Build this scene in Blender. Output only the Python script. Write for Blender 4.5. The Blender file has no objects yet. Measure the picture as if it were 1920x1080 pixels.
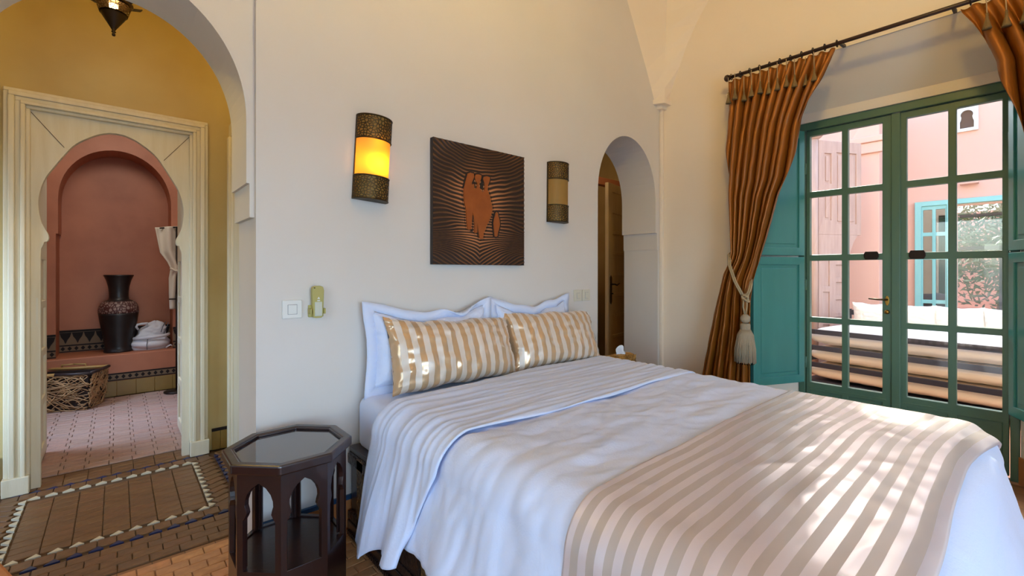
import bpy, math, random
from mathutils import Vector, Matrix, noise
from mathutils.geometry import tessellate_polygon
random.seed(7)
C = bpy.context.scene.collection
SC = bpy.context.scene
PI = math.pi

def S(r, g, b):
    return tuple(((c/255)/12.92 if c/255 <= .04045 else ((c/255+.055)/1.055)**2.4) for c in (r, g, b)) + (1,)

# ------------------------------------------------------------------ camera
cam_d = bpy.data.cameras.new('camera'); cam = bpy.data.objects.new('camera', cam_d); C.objects.link(cam)
cam.location = (0, 0, 1.25)
cam.rotation_euler = (PI/2, 0, -math.atan2(741, 845))
cam_d.sensor_width = 36; cam_d.lens = 845/1920*36
cam_d.shift_y = -30/1920
cam_d.clip_start = .02
SC.camera = cam
# ------------------------------------------------------------------ sky, sun, daylight
w = bpy.data.worlds.new('sky'); SC.world = w; w.use_nodes = True
nt = w.node_tree; bg = nt.nodes['Background']
sky = nt.nodes.new('ShaderNodeTexSky'); sky.sky_type = 'NISHITA'; sky.sun_disc = False
sky.sun_elevation = math.radians(38); sky.sun_rotation = math.radians(69); sky.dust_density = 2.0
nt.links.new(sky.outputs[0], bg.inputs[0]); bg.inputs[1].default_value = 1.05

def light(name, kind, loc, energy, col, rot=None, to=None, size=None, sy=None, radius=None):
    d = bpy.data.lights.new(name, kind); d.energy = energy; d.color = col
    if kind == 'AREA':
        d.shape = 'RECTANGLE'; d.size = size; d.size_y = sy or size
    if radius is not None and kind == 'POINT': d.shadow_soft_size = radius
    o = bpy.data.objects.new(name, d); C.objects.link(o); o.location = loc
    if to is not None: o.rotation_euler = (Vector(to)-Vector(loc)).to_track_quat('-Z', 'Y').to_euler()
    return o
SUN_AZ, SUN_EL = math.radians(21), math.radians(38)
sd = Vector((math.cos(SUN_EL)*math.cos(SUN_AZ), math.cos(SUN_EL)*math.sin(SUN_AZ), math.sin(SUN_EL)))
sun = light('sun', 'SUN', (9, 3, 7), 7.0, (1, .93, .82), to=Vector((9, 3, 7))-sd)
sun.data.angle = math.radians(2.5)
# daylight through the tall windows behind the photographer
light('daylight_front_window', 'AREA', (.2, -2.36, 1.15), 76, (.44, .69, 1), to=(.2, 2, 1.0), size=2.3, sy=1.9)
light('added_left_daylight', 'AREA', (-1.66, .2, 1.2), 4, (.45, .70, 1), to=(2, .2, .9), size=1.5, sy=1.7)  # added light, source unseen, giving the bed side its blue
lv_ = light('daylight_vestibule_window', 'AREA', (-1.45, 2.95, .9), 6.5, (.55, .76, 1), to=(-.3, 3.75, .6), size=.6, sy=1.2)
lv_.data.spread = math.radians(80)
lb_ = light('daylight_bathroom_window', 'AREA', (-1.1, 4.9, 1.7), 15, (.50, .70, 1), to=(.15, 4.95, 0), size=.7, sy=.7)
lb_.data.spread = math.radians(75)
light('daylight_bathroom_sky', 'AREA', (0, 5.0, 2.8), 13, (1, .93, .82), to=(0, 5.6, 0), size=.7, sy=.7)
SC.view_settings.view_transform = 'Standard'; SC.view_settings.look = 'None'
SC.view_settings.exposure = 0.0; SC.view_settings.gamma = 1; SC.view_settings.use_curve_mapping = False
SC.cycles.use_denoising = True
SC.cycles.max_bounces = 10; SC.cycles.diffuse_bounces = 5; SC.cycles.glossy_bounces = 4; SC.cycles.transparent_max_bounces = 16
SC.cycles.caustics_reflective = False; SC.cycles.caustics_refractive = False
SC.cycles.sample_clamp_indirect = 6

# ------------------------------------------------------------------ materials
MATS = {}
def mat(name, col, rough=.6, metal=0, col2=None, nscale=6, namt=.5, bump=0, bscale=40, spec=.5, sheen=0, coat=0, stretch=None, detail=4):
    """Principled material; col2 is a second tone mixed in by object-space noise, bump a fine relief."""
    m = bpy.data.materials.new(name); m.use_nodes = True; MATS[name] = m
    t = m.node_tree; p = t.nodes['Principled BSDF']
    p.inputs['Roughness'].default_value = rough; p.inputs['Metallic'].default_value = metal
    p.inputs['Specular IOR Level'].default_value = spec
    p.inputs['Sheen Weight'].default_value = sheen; p.inputs['Coat Weight'].default_value = coat
    p.inputs['Base Color'].default_value = col
    tc = t.nodes.new('ShaderNodeTexCoord'); mp = t.nodes.new('ShaderNodeMapping')
    t.links.new(tc.outputs['Object'], mp.inputs[0])
    if stretch: mp.inputs['Scale'].default_value = stretch
    if col2:
        n = t.nodes.new('ShaderNodeTexNoise'); n.inputs['Scale'].default_value = nscale; n.inputs['Detail'].default_value = detail
        t.links.new(mp.outputs[0], n.inputs['Vector'])
        r = t.nodes.new('ShaderNodeMapRange'); r.inputs[1].default_value = .35; r.inputs[2].default_value = .7; r.inputs[4].default_value = namt
        t.links.new(n.outputs[0], r.inputs[0])
        x = t.nodes.new('ShaderNodeMix'); x.data_type = 'RGBA'
        x.inputs[6].default_value = col; x.inputs[7].default_value = col2
        t.links.new(r.outputs[0], x.inputs[0]); t.links.new(x.outputs[2], p.inputs['Base Color'])
    if bump:
        n = t.nodes.new('ShaderNodeTexNoise'); n.inputs['Scale'].default_value = bscale; n.inputs['Detail'].default_value = 5
        t.links.new(mp.outputs[0], n.inputs['Vector'])
        b = t.nodes.new('ShaderNodeBump'); b.inputs['Strength'].default_value = bump; b.inputs['Distance'].default_value = .01
        t.links.new(n.outputs[0], b.inputs['Height']); t.links.new(b.outputs[0], p.inputs['Normal'])
    return m

mat('plaster', S(222, 218, 213), .75, col2=S(214, 209, 201), nscale=1.5, namt=.6, bump=.12, bscale=14)
mat('plaster_shell', S(242, 230, 212), .75, col2=S(236, 222, 202), nscale=1.5, namt=.6, bump=.12, bscale=14)
mat('ceiling_ochre', S(190, 166, 122), .8)
mat('plaster_ochre', S(196, 176, 124), .75, col2=S(182, 158, 104), nscale=2.5, namt=.8, bump=.15, bscale=14)
mat('tadelakt', S(186, 118, 84), .5, col2=S(160, 96, 66), nscale=3, namt=.8, bump=.1, bscale=10)
mat('grout', S(92, 70, 48), .9)
for i, (a, b) in enumerate([((166, 122, 80), (140, 98, 62)), ((156, 112, 72), (176, 132, 88)), ((172, 122, 84), (150, 108, 70)), ((150, 108, 72), (164, 122, 84))]):
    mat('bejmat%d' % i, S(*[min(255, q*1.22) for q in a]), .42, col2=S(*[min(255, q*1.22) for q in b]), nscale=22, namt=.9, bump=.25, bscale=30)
    mat('bejmat_shaded%d' % i, S(*[q*.74 for q in a]), .42, col2=S(*[q*.74 for q in b]), nscale=22, namt=.9, bump=.25, bscale=30)  # same tile darkened: the vestibule's shade is put into its colour
for i, (a, b) in enumerate([((176, 146, 132), (158, 126, 112)), ((168, 138, 126), (184, 152, 138)), ((180, 142, 128), (160, 130, 118)), ((164, 134, 124), (176, 148, 136))]):
    mat('bejmat_daylit%d' % i, S(*a), .38, col2=S(*b), nscale=22, namt=.9, bump=.25, bscale=30)  # cool window light on the bathroom floor, put into the tile colour
mat('zellige_white', S(214, 204, 180), .35, bump=.1)
mat('zellige_blue', S(44, 52, 92), .35, bump=.1)
mat('zellige_black', S(34, 26, 24), .6, spec=.2)
mat('zellige_tan', S(120, 96, 70), .6)
mat('zellige_ochre', S(142, 112, 52), .35, col2=S(116, 92, 40), nscale=8)
mat('tile_orange', S(186, 124, 72), .5, col2=S(166, 104, 60), nscale=9)
mat('tile_blue', S(30, 70, 110), .35)
mat('white_wood', S(220, 211, 188), .5, col2=S(208, 196, 164), nscale=5, namt=.6, stretch=(6, 6, .6), bump=.1)
mat('dark_wood', S(44, 22, 18), .28, col2=S(30, 15, 13), nscale=7, coat=.3, bump=.05, stretch=(1, 1, .4))
mat('table_top', S(40, 28, 30), .12, coat=1, bump=.02)
mat('carved_wood', S(58, 36, 28), .4, col2=S(26, 15, 12), nscale=60, namt=1, bump=.9, bscale=70)
mat('gold_carving', S(120, 92, 48), .45, col2=S(40, 26, 16), nscale=70, namt=1, bump=1, bscale=80)
mat('green_paint', S(80, 116, 96), .4, col2=S(74, 108, 90), nscale=4, bump=.05, stretch=(3, 3, .5))
mat('shutter_paint', S(68, 142, 136), .35, col2=S(60, 130, 124), nscale=3, bump=.05, stretch=(3, 3, .5))
mat('brass', S(170, 130, 60), .3, metal=1)
mat('dark_iron', S(40, 30, 24), .45, metal=.7)
mat('aged_brass', S(92, 72, 44), .42, metal=.9, col2=S(60, 44, 26), nscale=40)
mat('lacquer_rod', S(48, 26, 18), .4)
mat('linen_white', S(214, 226, 252), .8, sheen=.2, bump=.15, bscale=160)
mat('sheet_white', S(212, 225, 252), .75, sheen=.2, bump=.12, bscale=120)
mat('curtain', S(152, 92, 28), .38, metal=.35, col2=S(126, 74, 18), nscale=3, stretch=(2, 2, .3), bump=.12, bscale=60)
mat('cord', S(178, 158, 122), .8, bump=.5, bscale=200)
mat('tassel', S(186, 172, 146), .85, bump=.8, bscale=90, stretch=(6, 6, .3))
mat('small_tassel', S(150, 124, 78), .85, bump=.8, bscale=200, stretch=(4, 4, .3))
mat('switch_white', S(226, 228, 224), .35)
mat('switch_cream', S(214, 210, 192), .4)
mat('remote_cream', S(176, 168, 96), .45)
mat('remote_face', S(196, 202, 188), .35)
mat('vase_black', S(30, 26, 25), .38, col2=S(46, 40, 38), nscale=9, bump=.08, bscale=30)
mat('twig', S(190, 152, 106), .6, col2=S(140, 102, 68), nscale=9, namt=1)
mat('twig_dark', S(40, 26, 20), .7)
mat('rim_cane', S(186, 146, 84), .45)
mat('rim_dark', S(48, 36, 34), .5)
mat('terry', S(226, 228, 234), .9, bump=.5, bscale=220, sheen=.3)
mat('pipe_grey', S(90, 96, 104), .8)
mat('drape_cream', S(214, 204, 186), .8, bump=.1)
mat('pink_wall', S(226, 184, 170), .8, col2=S(220, 176, 162), nscale=1.3, bump=.1, bscale=12)
mat('patio', S(206, 150, 112), .8, col2=S(190, 134, 100), nscale=3)
mat('weathered_door', S(196, 168, 158), .7, col2=S(170, 138, 128), nscale=6, stretch=(5, 5, .5))
mat('turquoise', S(136, 204, 208), .45)
mat('iron_black', S(36, 36, 50), .4)
mat('patio_cushion', S(240, 234, 228), .85, bump=.1)
mat('patio_bolster', S(238, 222, 202), .85, bump=.1)
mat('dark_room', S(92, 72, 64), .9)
mat('wall_white_paint', S(232, 232, 230), .6)
mat('honey_wood', S(186, 120, 66), .45, col2=S(160, 98, 50), nscale=5, stretch=(1, 8, 1))
mat('pale_door', S(206, 184, 148), .5, col2=S(186, 160, 122), nscale=5, stretch=(5, 5, .5))
mat('wicker', S(196, 152, 76), .5, col2=S(120, 84, 36), nscale=40, namt=1)
mat('tissue', S(236, 240, 246), .9)
mat('copper_plain', S(176, 104, 56), .38, metal=.55, col2=S(150, 84, 46), nscale=14, bump=.15, bscale=30)
mat('patina', S(34, 22, 18), .5)
mat('leaf', S(56, 76, 34), .6, col2=S(90, 110, 58), nscale=3)
mat('bark', S(90, 76, 60), .9)
mat('fold_line', S(210, 214, 224), .9)
for nm, cc in (('cloth_yellow', (214, 178, 40)), ('cloth_plum', (96, 70, 96)), ('cloth_rose', (176, 120, 96)), ('cloth_dark', (34, 30, 34)), ('cloth_grey', (150, 148, 156))):
    mat(nm, S(*cc), .85)

def glassy(name, tint, gloss, rough=.02, dark=None):
    m = bpy.data.materials.new(name); m.use_nodes = True; MATS[name] = m
    t = m.node_tree; t.nodes.remove(t.nodes['Principled BSDF']); out = t.nodes['Material Output']
    a = t.nodes.new('ShaderNodeBsdfTransparent'); a.inputs[0].default_value = tint
    g = t.nodes.new('ShaderNodeBsdfGlossy'); g.inputs['Roughness'].default_value = rough
    x = t.nodes.new('ShaderNodeMixShader'); x.inputs[0].default_value = gloss
    t.links.new(a.outputs[0], x.inputs[1]); t.links.new(g.outputs[0], x.inputs[2]); t.links.new(x.outputs[0], out.inputs[0])
glassy('glass', (.96, .98, .97, 1), .05)
glassy('glass_mirror', (.5, .45, .42, 1), .12)

def stripes(name, ca, cb, pitch, axis, duty=.5, ra=.3, rb=.5, metal=.25):
    """Woven satin stripes on UV (metres): ca the satin band, cb the matt band."""
    m = bpy.data.materials.new(name); m.use_nodes = True; MATS[name] = m
    t = m.node_tree; p = t.nodes['Principled BSDF']
    uv = t.nodes.new('ShaderNodeUVMap'); uv.uv_map = 'UVMap'
    sp = t.nodes.new('ShaderNodeSeparateXYZ'); t.links.new(uv.outputs[0], sp.inputs[0])
    d = t.nodes.new('ShaderNodeMath'); d.operation = 'DIVIDE'; d.inputs[1].default_value = pitch
    t.links.new(sp.outputs[axis], d.inputs[0])
    fr = t.nodes.new('ShaderNodeMath'); fr.operation = 'FRACT'; t.links.new(d.outputs[0], fr.inputs[0])
    gt = t.nodes.new('ShaderNodeMath'); gt.operation = 'GREATER_THAN'; gt.inputs[1].default_value = duty; t.links.new(fr.outputs[0], gt.inputs[0])
    x = t.nodes.new('ShaderNodeMix'); x.data_type = 'RGBA'; x.inputs[6].default_value = ca; x.inputs[7].default_value = cb
    t.links.new(gt.outputs[0], x.inputs[0]); t.links.new(x.outputs[2], p.inputs['Base Color'])
    r = t.nodes.new('ShaderNodeMapRange'); r.inputs[3].default_value = ra; r.inputs[4].default_value = rb
    t.links.new(gt.outputs[0], r.inputs[0]); t.links.new(r.outputs[0], p.inputs['Roughness'])
    k = t.nodes.new('ShaderNodeMapRange'); k.inputs[3].default_value = metal; k.inputs[4].default_value = .05
    t.links.new(gt.outputs[0], k.inputs[0]); t.links.new(k.outputs[0], p.inputs['Metallic'])
    p.inputs['Sheen Weight'].default_value = .2
    p.inputs['Specular IOR Level'].default_value = 1.0
stripes('satin_pillow', S(208, 174, 134), S(222, 208, 192), .062, 0, .5, .22, .42, .3)
stripes('satin_runner', S(232, 220, 222), S(188, 174, 164), .046, 1, .5, .3, .42, .3)

def vcol(name, rough, metal):
    m = bpy.data.materials.new(name); m.use_nodes = True; MATS[name] = m
    t = m.node_tree; p = t.nodes['Principled BSDF']; p.inputs['Roughness'].default_value = rough; p.inputs['Metallic'].default_value = metal
    a = t.nodes.new('ShaderNodeVertexColor'); a.layer_name = 'patina'; t.links.new(a.outputs[0], p.inputs['Base Color'])
vcol('chased_copper', .45, .25)

def parchment(name, col, trans):
    m = bpy.data.materials.new(name); m.use_nodes = True; MATS[name] = m
    t = m.node_tree; p = t.nodes['Principled BSDF']; out = t.nodes['Material Output']
    p.inputs['Base Color'].default_value = col; p.inputs['Roughness'].default_value = .5
    n = t.nodes.new('ShaderNodeTexNoise'); n.inputs['Scale'].default_value = 14
    tl = t.nodes.new('ShaderNodeBsdfTranslucent'); tl.inputs[0].default_value = trans
    x = t.nodes.new('ShaderNodeMixShader'); x.inputs[0].default_value = .6
    t.links.new(p.outputs[0], x.inputs[1]); t.links.new(tl.outputs[0], x.inputs[2]); t.links.new(x.outputs[0], out.inputs[0])
parchment('parchment', S(214, 182, 108), S(255, 186, 40))
def emit(name, col, s):
    m = bpy.data.materials.new(name); m.use_nodes = True; MATS[name] = m
    p = m.node_tree.nodes['Principled BSDF']; p.inputs['Emission Color'].default_value = col; p.inputs['Emission Strength'].default_value = s
    p.inputs['Base Color'].default_value = col
emit('bulb', (1, .72, .3, 1), 12)

# banded vase decoration
m = mat('vase_band', S(150, 128, 116), .5); t = m.node_tree; p = t.nodes['Principled BSDF']
tc = t.nodes.new('ShaderNodeTexCoord'); nz = t.nodes.new('ShaderNodeTexNoise'); nz.inputs['Scale'].default_value = 9
wv = t.nodes.new('ShaderNodeTexVoronoi'); wv.feature = 'DISTANCE_TO_EDGE'; wv.inputs['Scale'].default_value = 34
t.links.new(tc.outputs['Object'], wv.inputs['Vector'])
rp = t.nodes.new('ShaderNodeValToRGB'); rp.color_ramp.elements[0].position = .10; rp.color_ramp.elements[0].color = S(74, 34, 30)
rp.color_ramp.elements[1].position = .16; rp.color_ramp.elements[1].color = S(150, 128, 118)
t.links.new(wv.outputs[0], rp.inputs[0]); t.links.new(rp.outputs[0], p.inputs['Base Color'])

# far floor of the bedroom, tiles too small to tell apart
m = mat('tile_floor', S(160, 118, 78), .45); t = m.node_tree; p = t.nodes['Principled BSDF']
tc = t.nodes.new('ShaderNodeTexCoord'); br = t.nodes.new('ShaderNodeTexBrick'); t.links.new(tc.outputs['Object'], br.inputs['Vector'])
br.inputs['Scale'].default_value = 1; br.inputs['Brick Width'].default_value = .115; br.inputs['Row Height'].default_value = .057; br.inputs['Mortar Size'].default_value = .0018
br.inputs['Color1'].default_value = S(166, 122, 80); br.inputs['Color2'].default_value = S(146, 104, 66); br.inputs['Mortar'].default_value = S(96, 72, 48)
t.links.new(br.outputs[0], p.inputs['Base Color'])
# ------------------------------------------------------------------ mesh helpers
def rootmat(o):
    while o.parent: o = o.parent
    return o.matrix_basis.copy()

class MB:
    """Collects shapes given in world coordinates; build() links them as one mesh object."""
    def __init__(s): s.V = []; s.F = []; s.UV = None; s.M = Matrix()
    def add(s, V, F):
        n = len(s.V); s.V += [tuple(s.M @ Vector(v)) for v in V]; s.F += [tuple(i+n for i in f) for f in F]; return s
    def box(s, x0, x1, y0, y1, z0, z1):
        return s.add([(x, y, z) for z in (z0, z1) for y in (y0, y1) for x in (x0, x1)],
                     [(0, 2, 3, 1), (4, 5, 7, 6), (0, 1, 5, 4), (2, 6, 7, 3), (0, 4, 6, 2), (1, 3, 7, 5)])
    def bar(s, a, b, w, h, up=(0, 0, 1)):
        a, b = Vector(a), Vector(b); d = (b-a).normalized(); sd = d.cross(Vector(up)).normalized(); u = sd.cross(d)
        V = [p+sd*i*w/2+u*j*h/2 for p in (a, b) for i, j in ((-1, -1), (1, -1), (1, 1), (-1, 1))]
        return s.add(V, [(3, 2, 1, 0), (4, 5, 6, 7), (0, 1, 5, 4), (1, 2, 6, 5), (2, 3, 7, 6), (3, 0, 4, 7)])
    def lathe(s, prof, c=(0, 0, 0), n=24, a0=0, a1=2*PI, sc=(1, 1)):
        full = abs(a1-a0-2*PI) < 1e-6; m = n if full else n+1; V = []; F = []
        for r, z in prof:
            for i in range(m):
                a = a0+(a1-a0)*i/n; V.append((c[0]+r*math.cos(a)*sc[0], c[1]+r*math.sin(a)*sc[1], c[2]+z))
        for j in range(len(prof)-1):
            for i in range(n):
                k = (i+1) % m; F.append((j*m+i, j*m+k, (j+1)*m+k, (j+1)*m+i))
        if full:
            if prof[0][0] > 1e-5: F.append(tuple(range(m-1, -1, -1)))
            if prof[-1][0] > 1e-5: F.append(tuple((len(prof)-1)*m+i for i in range(m)))
        return s.add(V, F)
    def tube(s, path, r, n=8, cap=True):
        P = [Vector(p) for p in path]; R = r if isinstance(r, (list, tuple)) else [r]*len(P); V = []; F = []
        up = Vector((0, 0, 1)); prev = None
        for i, p in enumerate(P):
            d = (P[min(i+1, len(P)-1)]-P[max(i-1, 0)])
            d = d.normalized() if d.length > 1e-9 else Vector((0, 0, 1))
            if prev is None: sd = d.cross(up if abs(d.z) < .95 else Vector((1, 0, 0))).normalized()
            else: sd = (prev-d*prev.dot(d)).normalized()
            prev = sd; u = d.cross(sd)
            V += [p+(sd*math.cos(2*PI*k/n)+u*math.sin(2*PI*k/n))*R[i] for k in range(n)]
        for i in range(len(P)-1):
            for k in range(n): F.append((i*n+k, i*n+(k+1) % n, (i+1)*n+(k+1) % n, (i+1)*n+k))
        if cap: F.append(tuple(range(n-1, -1, -1))); F.append(tuple((len(P)-1)*n+k for k in range(n)))
        return s.add(V, F)
    def plate(s, outer, holes, t0, t1, frame):
        """Flat plate with holes: 2-D outlines (a,b) mapped by frame(a,b,t) between thickness t0 and t1."""
        loops = [outer]+list(holes); flat = [p for l in loops for p in l]; N = len(flat)
        T = tessellate_polygon([[Vector((p[0], p[1], 0)) for p in l] for l in loops])
        V = [frame(a, b, t0) for a, b in flat]+[frame(a, b, t1) for a, b in flat]
        F = [tuple(t) for t in T]+[tuple(i+N for i in reversed(t)) for t in T]
        k = 0
        for l in loops:
            for i in range(len(l)):
                a, b = k+i, k+(i+1) % len(l); F.append((a, b, b+N, a+N))
            k += len(l)
        return s.add(V, F)
    def grid(s, fn, nu, nv, uvfn=None, close=False):
        V = []; U = []
        for j in range(nv+1):
            for i in range(nu+1):
                V.append(fn(i/nu, j/nv)); U.append(uvfn(i/nu, j/nv) if uvfn else (i/nu, j/nv))
        F = [(j*(nu+1)+i, j*(nu+1)+i+1, (j+1)*(nu+1)+i+1, (j+1)*(nu+1)+i) for j in range(nv) for i in range(nu)]
        if s.UV is None: s.UV = [(0, 0)]*len(s.V)
        s.UV += U
        return s.add(V, F)
    def build(s, name, m, parent=None, smooth=False, bevel=0, solid=0, sub=0, loc=None, kind=None, label=None, norm=True, cols=None):
        V = s.V
        if parent is not None:
            inv = rootmat(parent).inverted(); V = [inv @ Vector(v) for v in V]
        elif loc is not None:
            V = [Vector(v)-Vector(loc) for v in V]
        me = bpy.data.meshes.new(name); me.from_pydata([tuple(v) for v in V], [], s.F)
        if s.UV:
            l = me.uv_layers.new(name='UVMap')
            for k, lp in enumerate(me.loops): l.data[k].uv = s.UV[lp.vertex_index]
        if cols:
            at = me.color_attributes.new('patina', 'FLOAT_COLOR', 'POINT')
            for k, cc in enumerate(cols): at.data[k].color = cc
        if norm:
            import bmesh
            bm = bmesh.new(); bm.from_mesh(me); bmesh.ops.recalc_face_normals(bm, faces=bm.faces); bm.to_mesh(me); bm.free()
        if smooth:
            me.polygons.foreach_set('use_smooth', [True]*len(me.polygons))
        me.materials.append(MATS[m])
        o = bpy.data.objects.new(name, me); C.objects.link(o)
        if parent is not None: o.parent = parent
        elif loc is not None: o.location = loc
        if solid: x = o.modifiers.new('thickness', 'SOLIDIFY'); x.thickness = solid; x.offset = -1
        if sub: x = o.modifiers.new('subdivision', 'SUBSURF'); x.levels = sub; x.render_levels = sub
        if bevel: x = o.modifiers.new('bevel', 'BEVEL'); x.width = bevel; x.segments = 2; x.limit_method = 'ANGLE'; x.angle_limit = math.radians(40)
        if kind: o['kind'] = kind
        if label: o['label'] = label
        return o

def FX(a, b, t): return (t, a, b)      # plate lying in an X = const plane: a is Y, b is Z
def FY(a, b, t): return (a, t, b)      # plate lying in a Y = const plane: a is X, b is Z
def FZ(a, b, t): return (a, b, t)

def tag(o, label, cat, group=None):
    o['label'] = label; o['category'] = cat
    if group: o['group'] = group
    return o
def thing(name, label, cat, loc, rotz=0, group=None):
    o = bpy.data.objects.new(name, None); o.empty_display_size = .1; C.objects.link(o)
    o.location = loc; o.rotation_euler = (0, 0, rotz)
    o.matrix_basis = Matrix.Translation(loc) @ Matrix.Rotation(rotz, 4, 'Z')
    return tag(o, label, cat, group)
def struct(o): o['kind'] = 'structure'; return o
def sempty(name, loc):
    o = bpy.data.objects.new(name, None); o.empty_display_size = .1; C.objects.link(o); o.matrix_basis = Matrix.Translation(loc)
    return struct(o)
def dup_part(o, parent, dloc=(0, 0, 0)):
    c = o.copy(); C.objects.link(c); c.parent = parent; c.location = Vector(o.location)+Vector(dloc); return c
def dup(root, loc, rotz=0, label=None, group=None):
    r = root.copy(); C.objects.link(r)
    r.matrix_basis = Matrix.Translation(loc) @ Matrix.Rotation(rotz, 4, 'Z')
    if label: r['label'] = label
    if group: r['group'] = group
    for ch in [o for o in root.children]:
        c = ch.copy(); C.objects.link(c); c.parent = r
        for g in [o for o in ch.children]:
            d = g.copy(); C.objects.link(d); d.parent = c
    return r
def rect(a0, a1, b0, b1): return [(a0, b0), (a1, b0), (a1, b1), (a0, b1)]
def arch_pts(cx, w, z0, za, n=28):
    """Soft pointed arch from the right springing over the crown to the left one."""
    out = []
    for i in range(n+1):
        a = PI*i/n; out.append((cx+w*math.cos(a), z0+(za-z0)*(math.sin(a)**.96)))
    return out
def sstep(a, b, x):
    t = max(0, min(1, (x-a)/(b-a))); return t*t*(3-2*t)
def lerp_tab(tab, z):
    if z <= tab[0][0]: return tab[0][1]
    for (a, p), (b, q) in zip(tab, tab[1:]):
        if z <= b:
            t = (z-a)/(b-a); return p+(q-p)*t
    return tab[-1][1]
def nz(x, y, z=0): return noise.noise(Vector((x, y, z)))
# ------------------------------------------------------------------ the room
YH = 2.15      # headboard wall face
XW = 3.662     # garden-door wall face
# headboard wall with its arched doorway
ol = [(.443, 0), (.443, 4.2), (3.75, 4.2), (3.75, 0), (3.60, 0), (3.60, 1.448), (3.591, 1.448), (3.591, 1.595), (3.567, 1.595)]
ol += arch_pts(3.161, .406, 1.86, 2.36)+[(2.75, 0)]
struct(MB().plate(ol, [], YH, 2.5, FY).build('wall_back', 'plaster'))
# recessed bay with the wide arch to the vestibule
ol = [(-1.7, 0), (-1.7, 4.2), (.443, 4.2), (.443, 1.483), (.425, 1.483), (.425, 1.628), (.413, 1.628)]
ol += arch_pts(0, .413, 1.89, 2.395, 40)+[(-.413, 1.628), (-.425, 1.628), (-.425, 1.483), (-.443, 1.483), (-.443, 0)]
struct(MB().plate(ol, [], 2.18, 2.5, FY).build('wall_bay', 'plaster'))
# garden-door wall: inner face, splayed reveal, door lintel
b = MB()
oy0, oy1, oz = -.17, 1.385, 2.756; iy0, iy1, iz = .02, 1.175, 2.468; xi = 4.0
b.plate([(2.5, 0), (2.5, 4.2), (-2.5, 4.2), (-2.5, 0), (oy0, 0), (oy0, oz), (oy1, oz), (oy1, 0)], [], XW, XW+.02, FX)
b.add([(XW+.01, oy1, 0), (xi, iy1, 0), (xi, iy1, iz), (XW+.01, oy1, oz), (XW+.01, oy0, oz), (xi, iy0, iz), (xi, iy0, 0), (XW+.01, oy0, 0)],
      [(0, 1, 2, 3), (3, 2, 5, 4), (4, 5, 6, 7)])
b.plate([(2.5, 0), (2.5, 4.2), (-2.5, 4.2), (-2.5, 0), (iy0, 0), (iy0, 2.40), (iy1, 2.40), (iy1, 0)], [], xi, xi+.14, FX)
struct(b.build('wall_right', 'plaster_shell', norm=False))
b = MB().plate([(-1.7, 0), (-1.7, 4.2), (3.75, 4.2), (3.75, 0), (1.6, 0), (1.6, 2.15), (-.8, 2.15), (-.8, 0)], [], -2.45, -2.3, FY)
struct(b.build('wall_front', 'plaster'))
struct(MB().plate([(-2.5, 0), (-2.5, 4.2), (2.2, 4.2), (2.2, 0)], [rect(-.6, 1.0, .3, 2.1)], -1.75, -1.6, FX).build('wall_left', 'plaster'))
r = sempty('window_added', (-1.68, .2, .3))  # unseen window, added for the blue light from the left
MB().plate(rect(-.6, 1.0, .3, 2.1), [rect(-.54, .17, .36, 2.04), rect(.23, .94, .36, 2.04)], -1.74, -1.70, FX).build('window_frame', 'green_paint', r)
struct(MB().box(-1.75, 4.15, -2.5, 2.5, 4.2, 4.3).build('ceiling', 'ceiling_ochre'))
# vault springing in the corner: two webs meeting on a groin above a small corbel
c1 = [(3.545, 2.75), (3.50, 2.84), (3.42, 2.985), (3.324, 3.145), (3.23, 3.305), (3.131, 3.472), (2.98, 3.72), (2.66, 4.2)]
c2 = [(2.085, 2.75), (2.05, 2.85), (1.98, 3.02), (1.90, 3.206), (1.82, 3.345), (1.716, 3.486), (1.58, 3.72), (1.28, 4.2)]
cr = [(.075, 2.75), (.078, 2.85), (.085, 3.0), (.094, 3.17), (.104, 3.33), (.114, 3.48), (.15, 3.72), (.26, 4.2)]
b = MB(); V = []
for (x1, z1), (y2, z2), (k, z3) in zip(c1, c2, cr):
    V += [(x1, YH+.002, z1), (XW-k, YH-k, z3), (XW+.002, y2, z2)]
b.add(V, [f for i in range(len(c1)-1) for f in ((3*i, 3*i+1, 3*i+4, 3*i+3), (3*i+1, 3*i+2, 3*i+5, 3*i+4))])
struct(b.build('trim_vault', 'plaster_shell'))
b = MB()
b.plate([(3.52, YH+.01), (3.565, YH-.085), (XW-.085, 2.06), (XW+.01, 2.055), (XW+.01, YH+.01)], [], 2.715, 2.755, FZ)
b.plate([(3.58, YH+.01), (3.60, YH-.045), (XW-.045, 2.10), (XW+.01, 2.095), (XW+.01, YH+.01)], [], 2.685, 2.717, FZ)
struct(b.build('trim_corbel', 'plaster_shell', bevel=.012))
struct(MB().box(3.625, XW, YH-.028, YH, 0, 2.69).build('trim_corner', 'plaster_shell', bevel=.008))
# tiled skirting: ochre tiles with a blue strip on top
def skirting(name, x0, x1, y):
    r = sempty(name, ((x0+x1)/2, y, 0)); n = max(1, round((x1-x0)/.15)); d = (x1-x0)/n; ti = None
    for i in range(n):
        xx = x0+(i+.5)*d
        if ti is None: ti = MB().box(xx-d/2+.001, xx+d/2-.001, y-.012, y, .0, .16).build('skirting_tile', 'tile_orange', r, bevel=.002)
        else: dup_part(ti, r, (i*d, 0, 0))
    MB().box(x0, x1, y-.014, y, .16, .182).build('blue_strip', 'tile_blue', r, bevel=.002)
skirting('baseboard_back', .446, 2.748, YH)

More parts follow.
